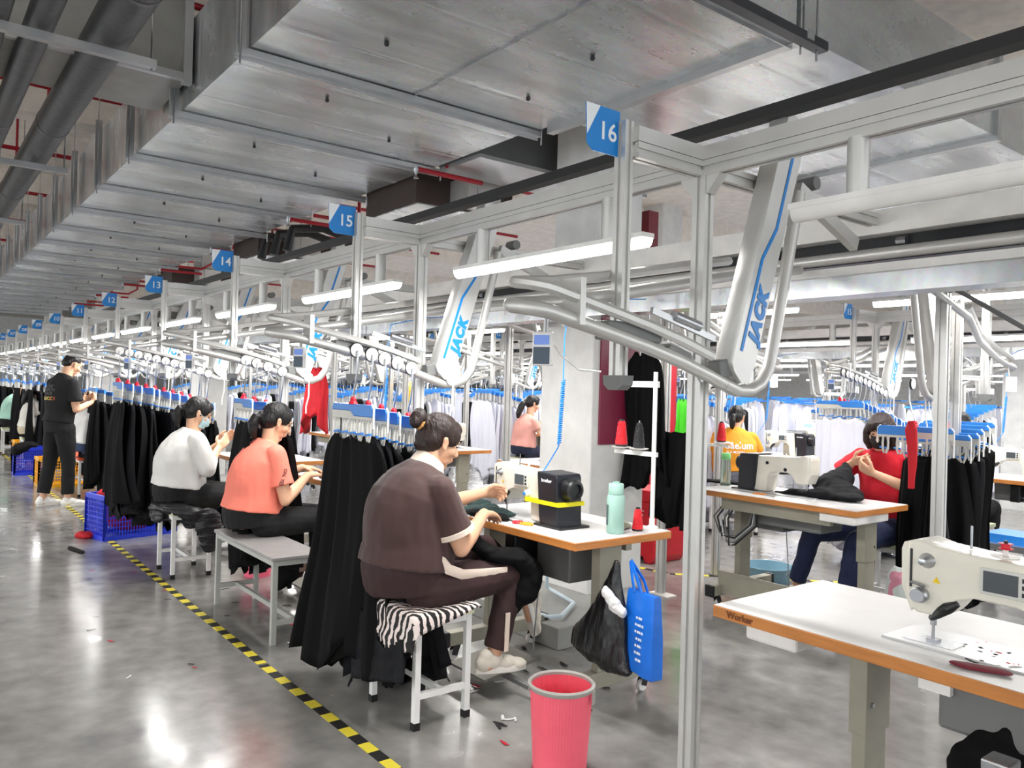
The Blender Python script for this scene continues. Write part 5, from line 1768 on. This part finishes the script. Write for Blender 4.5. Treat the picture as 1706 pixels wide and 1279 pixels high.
BAGK = mat('black_bag_film', (14, 14, 16), .28, bump=.5, bscale=30, stretch=(1, 1, .3), spec=.6)
bag('plastic_bag', [(-2.50, 2.55, .70, .014, .012), (-2.51, 2.55, .62, .04, .022), (-2.53, 2.55, .52, .085, .035), (-2.565, 2.55, .42, .13, .05), (-2.60, 2.55, .33, .17, .06), (-2.60, 2.55, .265, .185, .065), (-2.54, 2.55, .225, .15, .05), (-2.50, 2.55, .205, .09, .03)],
    BAGK, 'black plastic bag hanging from the leg of the near table', 'plastic bag', .011, 16)
t = empty('shopping_bag', (-2.36, 2.57, 0), R(-10), 'bright blue printed shopping bag hanging beside the black bag', 'shopping bag')
BB = mat('blue_bag', (24, 110, 216), .35, bump=.25, bscale=12)
m = MB()
rg = []
for z, w_, d_ in ((.235, .10, .025), (.24, .105, .03), (.4, .105, .028), (.57, .095, .018), (.585, .092, .015)):
    rg.append([V((x * w_, y * d_ + .006 * math.sin(z * 40 + x * 3), z)) for x, y in ((-1, -1), (-.5, -1.1), (0, -.9), (.5, -1.1), (1, -1), (1, 1), (.5, 1.1), (0, .9), (-.5, 1.1), (-1, 1))])
m.loft(rg).build('bag_body', BB, t, smooth=True)
for sy in (-.017, .017):
    MB().tube([(-.04, sy, .58), (-.055, sy, .62), (-.10, 0, .70), (-.095, 0, .705), (-.02, sy, .63), (.01, sy, .58)], .006, 6, sq=(1.8, .4)).build('bag_handle', BB, t)
for q in range(7):
    text(('shopping made easy', 'thank you and welcome', 'bag for daily use')[q % 3] if False else '■ ■■ ■ ■■'[: 5 + q % 3], .014, SIGNW, (.02, -.0335, .48 - .03 * q), (1, 0, 0), (0, 0, 1), t, 'bag_print')
cloth_lump('tissue', [(-2.52, 2.50, .56), (-2.48, 2.51, .52), (-2.44, 2.52, .49)], [(.02, .02, .03), (.03, .022, .035), (.028, .02, .025)], mat('tissue_white', (240, 240, 238), .8), 'crumpled white tissue sticking out of the black plastic bag', 'tissue', vox=.004, wr=.006, ws=30)


def crate(loc, rz, w_, d_, h, m_, label, nx=14, nz=8, name='plastic_crate'):
    t = empty(name, loc, rz, label, 'crate', 'plastic crates')
    MB().box(-w_ / 2, w_ / 2, -d_ / 2, d_ / 2, 0, .012).build('crate_floor', m_, t)
    for (a, b, L) in (((-w_ / 2, -d_ / 2), (w_ / 2, -d_ / 2), w_), ((-w_ / 2, d_ / 2), (w_ / 2, d_ / 2), w_), ((-w_ / 2, -d_ / 2), (-w_ / 2, d_ / 2), d_), ((w_ / 2, -d_ / 2), (w_ / 2, d_ / 2), d_)):
        m = MB()
        A, B = V((*a, 0)), V((*b, 0)); D = (B - A).normalized()
        n = max(4, int(nx * L / w_))
        m.bar(A + V((0, 0, h - .02)), B + V((0, 0, h - .02)), .022, .04)
        m.bar(A + V((0, 0, .02)), B + V((0, 0, .02)), .014, .04)
        for i in range(n + 1):
            p = A + D * (L * i / n)
            m.bar(p + V((0, 0, .01)), p + V((0, 0, h - .03)), .007, .007 if 0 < i < n else .03, (0, 1, 0))
        for i in range(1, nz):
            z = .03 + (h - .06) * i / nz
            m.bar(A + V((0, 0, z)), B + V((0, 0, z)), .008, .006 if i % 4 else .012)
        m.build('crate_side', m_, t)
    return t


CB = mat('crate_blue', (36, 62, 214), .4)
CY = mat('crate_yellow', (238, 172, 34), .4)
crate((-7.98, 1.74, 0), R(14), .36, .66, .40, CB, 'blue plastic crate holding red cloth beside the aisle tape')
crate((-12.0, 1.78, 0), 0, .42, .66, .38, CY, 'yellow plastic crate behind the standing man')
crate((-13.55, 1.55, 0), 0, .3, .42, .40, CB, 'blue plastic crate just left of the standing man')
crate((-15.2, 1.75, 0), 0, .5, .5, .38, CY, 'yellow plastic crate at the left under the cream blouse')
cloth_lump('cloth_heap', [(-8.04, 1.56, .38), (-7.93, 1.75, .39), (-8.0, 1.92, .38), (-7.98, 1.74, .2)], [(.10, .12, .05), (.12, .12, .06), (.10, .10, .05), (.12, .24, .17)], CRED, 'red cloth heaped in the blue crate', 'cloth', vox=.012, wr=.015)
cloth_lump('jacket_black', [(-13.5, 1.5, .42), (-13.45, 1.36, .36), (-13.6, 1.38, .33)], [(.14, .14, .06), (.12, .06, .09), (.1, .06, .08)], CBLACK, 'black jacket thrown over the small blue crate', 'jacket', vox=.012)
cloth_lump('red_rag', [(-8.05, 1.34, .02), (-7.96, 1.38, .025)], [(.07, .06, .03), (.06, .06, .03)], CRED, 'small red rag on the floor at the foot of the blue crate', 'rag', vox=.008)
CLEAR = mat('clear_film', (190, 192, 192), .15, trans=.65, bump=.8, bscale=24, spec=.7)
bag('clear_plastic_bag', [(-4.08, 2.1, .01, .14, .12), (-4.08, 2.1, .08, .17, .13), (-4.08, 2.1, .2, .16, .11), (-4.1, 2.12, .3, .08, .06), (-4.12, 2.12, .36, .02, .02)], CLEAR,
    'clear crumpled plastic bag on the floor right of the long bench', 'plastic bag', .014, 14, .008, (1, 1, 1))

# ------------------------------------------------------------------ the column, the cabinet and the hanging cloths
o = MB().box(-3.76, -3.745, 3.62, 3.98, 1.1, 1.93).build('notice_board', mat('maroon_board', (120, 26, 56), .4), bevel=.003)
tag(o, 'dark red board fixed to the side of the white column', 'board')
o = MB().box(-3.92, -3.9, 3.9, 4.0, 1.0, 1.0).build('x', WHITE); bpy.data.objects.remove(o)
t = empty('red_container', (-4.74, 5.25, 0), 0, 'red plastic container with white characters on the floor behind the thread stand', 'container')
RC = mat('red_container', (190, 18, 34), .4)
MB().prism([(-.2, .06), (-.17, 0), (-.1, 0), (-.08, .05), (.08, .05), (.1, 0), (.17, 0), (.2, .06), (.2, .52), (-.2, .52)], -.2, .2, 'xz').build('container_body', RC, t, bevel=.01)
MB().prism([(-.22, .52), (.22, .52), (.16, .62), (-.16, .62)], -.21, .21, 'xz').build('container_lid', RC, t, bevel=.01)
text('天下', .09, SIGNW, (.0, -.203, .40), (1, 0, 0), (0, 0, 1), t, 'white_characters')
o = MB().box(-5.52, -5.18, 6.02, 6.04, 0, 1.95).build('red_notice', mat('notice_red', (178, 20, 40), .4))
MB().box(-5.49, -5.22, 6.0, 6.02, 1.75, 1.8).build('notice_strip', SIGNW, o)
tag(o, 'red notice board with small white print behind the aluminium post', 'notice')
garment('black', 21, (-3.62, 3.9, 1.72), R(20), 'black garment hanging beside the column, above the red container', 'black garments near the column', w0=.07, w1=.2, L=.85)
garment('black', 22, (-3.45, 4.0, 1.2), R(10), 'black cloth hanging low behind the thread stand', 'black cloths near the column', w0=.13, w1=.16, L=.55)
t = MB().tube([(-3.66, 3.9, 1.64), (-3.64, 3.9, 1.80), (-3.62, 3.9, 1.84), (-3.6, 3.9, 1.88), (-3.6, 3.9, 1.98)], .005, 6).build('garment_hook', CHROME)
tag(t, 'steel hook holding the black garment beside the column', 'hook')
garment('red', 31, (-6.93, 3.05, 1.60), R(30), 'bright red jacket hanging alone behind the woman in coral', 'red garments', w0=.04, w1=.15, L=.5, th=.06, name='red_jacket')
o = MB().tube([(-6.93, 3.05, 1.58), (-6.93, 3.06, 1.7), (-6.92, 3.08, 1.82), (-6.92, 3.24, 2.04)], .006, 6).build('jacket_hook', CHROME)
tag(o, 'steel hook above the bright red jacket', 'hook')
garment('green', 41, (-5.05, 6.0, 1.40), 0, 'lime green bag hanging between the two near posts', 'green bags', w0=.05, w1=.13, L=.5, name='green_bag')
o = MB().tube([(-5.05, 6.0, 1.40), (-5.05, 6.0, 1.95)], .004, 6).build('bag_cord', WHITE)
tag(o, 'white cord holding the lime green bag', 'cord')
YEL = mat('yellow_cloth', (248, 204, 40), .7)
cloth_lump('yellow_cap', [(-9.2, 5.4, 1.38), (-9.15, 5.42, 1.28)], [(.12, .08, .12), (.09, .08, .1)], YEL, 'yellow cloth hanging right of the bright red jacket, among white garments', 'cloth', vox=.012)
# coiled air hose
t = empty('air_hose', (0, 0, 0), 0, 'blue coiled air hose hanging before the white column', 'hose', 'air hoses')
HB = mat('hose_blue', (40, 140, 226), .35)
pts = [(-3.0, 3.22, 1.96), (-2.97, 2.9, 1.93), (-2.955, 2.62, 1.86), (-2.955, 2.6, 1.7), (-2.955, 2.6, 1.50)]
for i in range(300):
    a = 2 * PI * i / 10
    z = 1.50 - .32 * i / 300
    pts.append((-2.955 - .02 * i / 300 + .009 * math.cos(a), 2.6 + .009 * math.sin(a), z))
pts += [(-2.985, 2.6, 1.16), (-3.03, 2.58, 1.08), (-3.07, 2.55, 1.0), (-3.085, 2.52, .95)]
MB().tube(pts, .0032, 6).build('coiled_tube', HB, t, smooth=True)
MB().lathe([(.0, -.02), (.016, -.016), (.018, 0), (.016, .016), (0, .02)], (-3.085, 2.5, .93), 'y', 16).build('hose_nozzle', WHITE, t, smooth=True)
MB().lathe([(.0, -.006), (.008, -.006), (.008, .0), (0, .0)], (-3.085, 2.478, .93), 'y', 12).build('nozzle_button', HB, t, smooth=True)
for i, (dx, dy, lab) in enumerate(((-2.39, 5.2, 'blue coiled air hose hanging right of the woman in orange'), (.05, 5.2, 'blue coiled air hose at the right edge above the far machine'), (-1.8, .0, 'blue coiled air hose above the table of the woman in coral'), (-3.6, .0, 'blue coiled air hose above the table of the woman in the sweater'))):
    h = dup(t); at(h, (dx, dy, 0), 0, lab)
# white cable from the keypad
o = MB().tube([(-1.80, 1.52, 1.60), (-1.84, 1.58, 1.585), (-1.86, 1.62, 1.56), (-1.84, 1.68, 1.515), (-1.79, 1.73, 1.51)], .003, 6).build('white_cable', WHITE, smooth=True)
tag(o, 'white cable looping from the keypad to the sign post sixteen', 'cable')

# ------------------------------------------------------------------ middle table
t = empty('water_bottle', (-3.62, 4.78, TZ), 0, 'clear water bottle with a green lid on the middle table', 'bottle')
GL = mat('clear_plastic', (196, 214, 196), .1, trans=.8)
MB().lathe([(.0, 0), (.034, 0), (.037, .01), (.037, .12), (.032, .19), (.0, .19)], n=24).build('bottle_body', GL, t, smooth=True)
MB().lathe([(.0, .19), (.034, .19), (.034, .225), (.028, .235), (.0, .235)], n=24).build('bottle_cap', mat('green_lid', (120, 200, 120), .4), t, smooth=True)
t = MB().cyl((-3.79, 4.72, TZ), (-3.79, 4.72, 1.5), .011, 12).build('thread_stand', WHITE)
tag(t, 'white thread stand on the middle table, mostly behind the near post', 'thread stand', 'thread stands')
MB().box(-3.79, -3.55, 4.71, 4.73, 1.07, 1.09).build('arm', WHITE, t)
MB().lathe([(.0, 1.10), (.07, 1.10), (.07, 1.106), (.0, 1.106)], (-3.60, 4.72, 0), n=24).build('spool_tray', WHITE, t)
make_spool(SPOOLR, (-3.62, 4.72, 1.107), 'red thread cone on the middle thread stand, in front of the woman in orange', s=1.25)
cloth_lump('black_cloth', [(-2.88, 5.1, .98), (-2.85, 5.02, .92), (-2.88, 4.92, .86), (-2.75, 4.86, .83), (-3.0, 4.78, .81), (-2.68, 4.80, .82), (-3.12, 4.76, .80)],
           [(.03, .03, .04), (.08, .05, .07), (.14, .07, .07), (.13, .08, .045), (.13, .07, .025), (.10, .08, .03), (.08, .05, .012)], CBLACK2,
           'black cloth held up by the woman in red and spread on her table', 'cloth', vox=.008, wr=.014, ws=9)
cloth_lump('black_cloth', [(-3.72, 4.9, TZ + .012), (-3.6, 4.9, TZ + .012), (-3.8, 4.8, TZ + .015)], [(.08, .06, .012), (.07, .06, .012), (.06, .06, .014)], CBLACK, 'flat black cloth at the left end of the middle table', 'cloth', vox=.006, wr=.003)
t = empty('scissors', (-3.15, 4.56, TZ), R(170), 'scissors with orange handles lying on the middle table', 'scissors')
MB().tube([(p[0], p[1], .006) for p in arc((0, 0), .022, 0, 2 * PI, 12, 0, 0)[:-1]], .004, 6, closed=True).build('handle_loop', mat('orange_handle', (226, 140, 60), .4), t)
MB().tube([(p[0] + .045, p[1] + .01, .006) for p in arc((0, 0), .022, 0, 2 * PI, 12, 0, 0)[:-1]], .004, 6, closed=True).build('handle_loop', mat('orange_handle', (226, 140, 60), .4), t)
MB().bar((-.02, 0, .004), (-.12, .02, .004), .012, .003).build('blade', CHROME, t)
t = empty('cable_bundle', (0, 0, 0), 0, 'bundle of coiled grey cables hanging under the middle table', 'cable')
for q in range(5):
    MB().tube([(-3.42 + .02 * q, 4.55, .73), (-3.52 + .03 * q, 4.53, .6), (-3.46 + .02 * q, 4.52, .5 - .02 * q), (-3.34, 4.53, .49 - .015 * q), (-3.24 + .015 * q, 4.54, .58), (-3.2, 4.56, .73)], .007, 8).build('cable', (GREYP, BLACK, ALU2)[q % 3], t, smooth=True)
bag('printed_bag', [(-2.42, 5.0, .1, .10, .05), (-2.42, 5.0, .2, .12, .06), (-2.42, 5.0, .34, .1, .05), (-2.42, 5.0, .4, .06, .02)], stripe_mat('floral_film', (224, 150, 170), (226, 234, 230), .12, 'X', 8, .3, .7),
    'white bag with pink and green print under the right end of the middle table', 'bag', .01, 12, .008)
bag('red_cloth_strip', [(-2.215, 4.62, 1.33, .02, .01), (-2.21, 4.61, 1.28, .035, .02), (-2.2, 4.61, 1.15, .03, .012), (-2.2, 4.61, 1.0, .022, .01), (-2.2, 4.61, .94, .02, .008)], CRED, 'red ribbon tied to the hanger hooks beside the woman in red', 'ribbon', .006, 20, .005)
cloth_lump('black_jacket', [(-2.45, 5.45, .50), (-2.4, 5.3, .42), (-2.38, 5.28, .3), (-2.42, 5.3, .2)], [(.12, .14, .05), (.08, .08, .1), (.07, .06, .1), (.04, .04, .07)], CBLACK, 'black jacket hanging from the stool of the woman in red', 'jacket', vox=.01)
o = MB().box(-2.32, -1.8, 5.9, 6.2, .50, .56).build('blue_box_lid', BLUE)
tag(o, 'flat blue box on a shelf at the right edge above the near machine', 'box')
o = MB().box(-2.6, -1.4, 5.85, 6.5, .46, .50).build('low_shelf', ALU2)
MB().box(-2.5, -2.46, 5.9, 5.94, 0, .46).build('shelf_leg', ALU2, o); MB().box(-1.5, -1.46, 5.9, 5.94, 0, .46).build('shelf_leg', ALU2, o)
MB().box(-2.5, -2.46, 6.4, 6.44, 0, .46).build('shelf_leg', ALU2, o); MB().box(-1.5, -1.46, 6.4, 6.44, 0, .46).build('shelf_leg', ALU2, o)
tag(o, 'low grey shelf on legs carrying the flat blue box', 'shelf')
# overlock machine behind the middle machine
t = empty('overlock_machine', (-5.0, 7.95, TZ), R(0), 'beige overlock machine with a digital display beyond the middle table', 'sewing machine')
OV = mat('beige_enamel', (216, 208, 188), .35)
MB().box(-.18, .18, -.1, .12, 0, .14).build('base', OV, t, bevel=.015)
MB().box(-.05, .2, -.06, .12, .14, .30).build('arm', OV, t, bevel=.02)
MB().box(-.17, -.06, -.07, .06, .14, .27).build('looper_head', CHROME, t, bevel=.01)
MB().cyl((-.14, -.08, .26), (.1, -.08, .27), .022, 14).build('thread_tensioner', CHROME, t, smooth=True)
MB().box(.02, .2, -.03, .0, .31, .38).build('display', WHITE, t, bevel=.005)
MB().box(.035, .13, -.033, -.03, .325, .365).build('screen', mat('lcd_blue', (150, 176, 204), .3), t)
MB().lathe([(.0, -.004), (.02, -.004), (.02, 0), (0, 0)], (.14, -.062, .24), 'y', 18).build('blue_badge', BLUE, t)
t = at(dup(st), (-4.55, 7.95, TZ), 0, 'white thread stand with an empty tray behind the beige overlock machine', 'thread stand', 'thread stands')

# ------------------------------------------------------------------ things on the nearest table, scraps and small floor litter
cloth_lump('black_cloth', [(-.80, 2.2, .62), (-.84, 2.16, .52), (-.86, 2.14, .40), (-.80, 2.14, .30)], [(.05, .05, .06), (.08, .06, .08), (.08, .06, .10), (.07, .06, .10)], CBLACK, 'black cloth bunched under the nearest table at the lower right', 'cloth', vox=.008)
g = random.Random(5)
mdr, mkb, mwt = mat('scrap_red', (190, 16, 44), .8), mat('scrap_black', (22, 20, 22), .8), mat('scrap_white', (222, 220, 220), .8)


def scrap(p, m_, sz, label, group):
    mb = MB()
    a = g.uniform(0, 6.28)
    L_ = sz * g.uniform(.8, 1.5); W_ = sz * g.uniform(.15, .4)
    n = 5
    rings = []
    for i in range(n + 1):
        s_ = i / n - .5
        c_ = V((s_ * L_, .25 * L_ * s_ * s_ * g.uniform(-1, 1) * 2, .002 + g.uniform(0, .3) * W_))
        w_ = W_ * (1 - abs(s_) * g.uniform(.4, 1.4)) * .5 + .0008
        rings.append([c_ + V((0, -w_, -.0008)), c_ + V((0, w_, -.0008)), c_ + V((0, w_, .0008)), c_ + V((0, -w_, .0008))])
    mb.loft(rings)
    o = mb.build('fabric_scrap', m_)
    o.location = p; o.rotation_euler = (0, 0, a)
    return tag(o, label, 'fabric scrap', group)


nm = {mdr: 'red', mkb: 'black', mwt: 'white'}
for i in range(26):
    m_ = (mkb, mkb, mdr, mwt)[i % 4]
    scrap((-.82 + g.uniform(-.12, .16), 2.27 + g.uniform(-.13, .12), TZ + .002), m_, .03, '%s fabric scrap lying on the nearest table' % nm[m_], '%s scraps on the nearest table' % nm[m_])
cloth_lump('dark_red_offcut', [(-.86, 2.11, TZ + .006), (-.80, 2.13, TZ + .007)], [(.045, .025, .004), (.04, .025, .004)], mat('dark_red', (120, 24, 44), .7), 'dark red offcut with a pink end at the front of the nearest table', 'offcut', vox=.003, wr=.001)
t = empty('bobbin', (-.835, 2.262, TZ + .283), 0, 'red thread bobbin on top of the nearest machine', 'bobbin')
MB().lathe([(0, 0), (.017, 0), (.017, .002), (.011, .003), (.011, .012), (.017, .013), (.017, .015), (0, .015)], n=20).build('spool_body', RED, t, smooth=True)
MB().cyl((0, 0, .015), (0, 0, .022), .005, 10).build('bobbin_pin', BLACK, t)
spots = []
for i in range(60):
    r_ = g.random()
    if r_ < .55:
        x, y = g.uniform(-3.5, -2.5), g.uniform(1.95, 2.85)
    elif r_ < .8:
        x, y = g.uniform(-5.6, -4.0), g.uniform(1.6, 2.6)
    else:
        x, y = g.uniform(-7, -2.4), g.uniform(.9, 1.7)
    m_ = (mdr, mkb, mkb, mwt)[i % 4]
    if -3.1 > x and y > 2.9: continue
    ar = 'under the near table' if r_ < .55 else ('around the long bench' if r_ < .8 else 'on the aisle floor')
    scrap((x, y, .0015), m_, .05 if r_ < .8 else .03, '%s fabric scrap lying %s' % (nm[m_], ar), '%s scraps %s' % (nm[m_], ar))
cloth_lump('dark_strip', [(-7.52, 1.18, .006), (-7.35, 1.22, .006)], [(.12, .03, .006), (.09, .03, .006)], CBLACK, 'narrow dark strip on the aisle floor left of the tape', 'fabric strip', vox=.004, wr=.001)
t = empty('tubular_footrest', (0, 0, 0), 0, 'pale blue tubular frame standing under the near table', 'footrest')
PB = mat('pale_blue_tube', (206, 222, 232), .35)
MB().tube([(-3.9, 3.0, .15), (-3.55, 2.96, .15), (-3.45, 2.98, .15), (-3.43, 3.05, .15), (-3.6, 3.3, .15), (-3.95, 3.4, .15)], .012, 8).build('lower_tube', PB, t, smooth=True)
MB().tube([(-3.9, 3.02, .16), (-3.8, 3.1, .45), (-3.85, 3.3, .45), (-3.95, 3.38, .16)], .012, 8).build('upper_tube', PB, t, smooth=True)

# ------------------------------------------------------------------ the rest of the hanging garments, far behind: beyond the 300 built singly
mb = MB()
fb = MB()
g = random.Random(11)
for row_y, xs in ((11.9, 70), (12.9, 60), (17.2, 70), (22.4, 60)):
    x = -1.0
    for i in range(xs):
        x -= g.uniform(.12, .5) if i % 9 else 1.1
        w_ = g.uniform(.2, .3); L = g.uniform(.8, 1.0)
        y = row_y + g.uniform(-.3, .3)
        if any(abs(x - cx_) < .5 and abs(y - cy_) < .8 for cx_, cy_ in ((-4.3, 12.2), (-12.7, 12.2), (-21, 12.2))): continue
        zt = 1.36 + g.uniform(-.06, .05)
        fb.box(x - .02 - w_ * .25, x + .02 + w_ * .25, y - .16, y + .16, zt, zt + .03)
        rings = []
        for (s_, k) in ((0, .5), (.12, .75), (.5, .95), (1, 1.05)):
            rings.append([V((x + w_ * k * math.cos(a) * .5, y + (.2 * math.sin(a) * k) + .02 * math.sin(5 * a), 1.32 - s_ * L)) for a in [2 * PI * j / 12 for j in range(12)]])
        mb.loft(rings)
o = mb.build('far_garments', CWHITE, smooth=True)
tag(o, 'mass of white garments hanging on the farthest lines', 'garments', kind='stuff')
o = fb.build('far_hanger_bars', BLUE)
tag(o, 'short blue hanger bars above the far white garments', 'hangers', kind='stuff')
wrap_text('ON. YES', .03, BLACK, (.21, .085, .865), (0, -.35, -.95), (0, .95, -.35), w15[1], w15[0], 'sleeve_print', bold=.0006)

for ch in list(loop0.children):      # the first loop carries no hanger at its foot
    if ch.name.startswith(('end_roller', 'drop_hook')): bpy.data.objects.remove(ch)
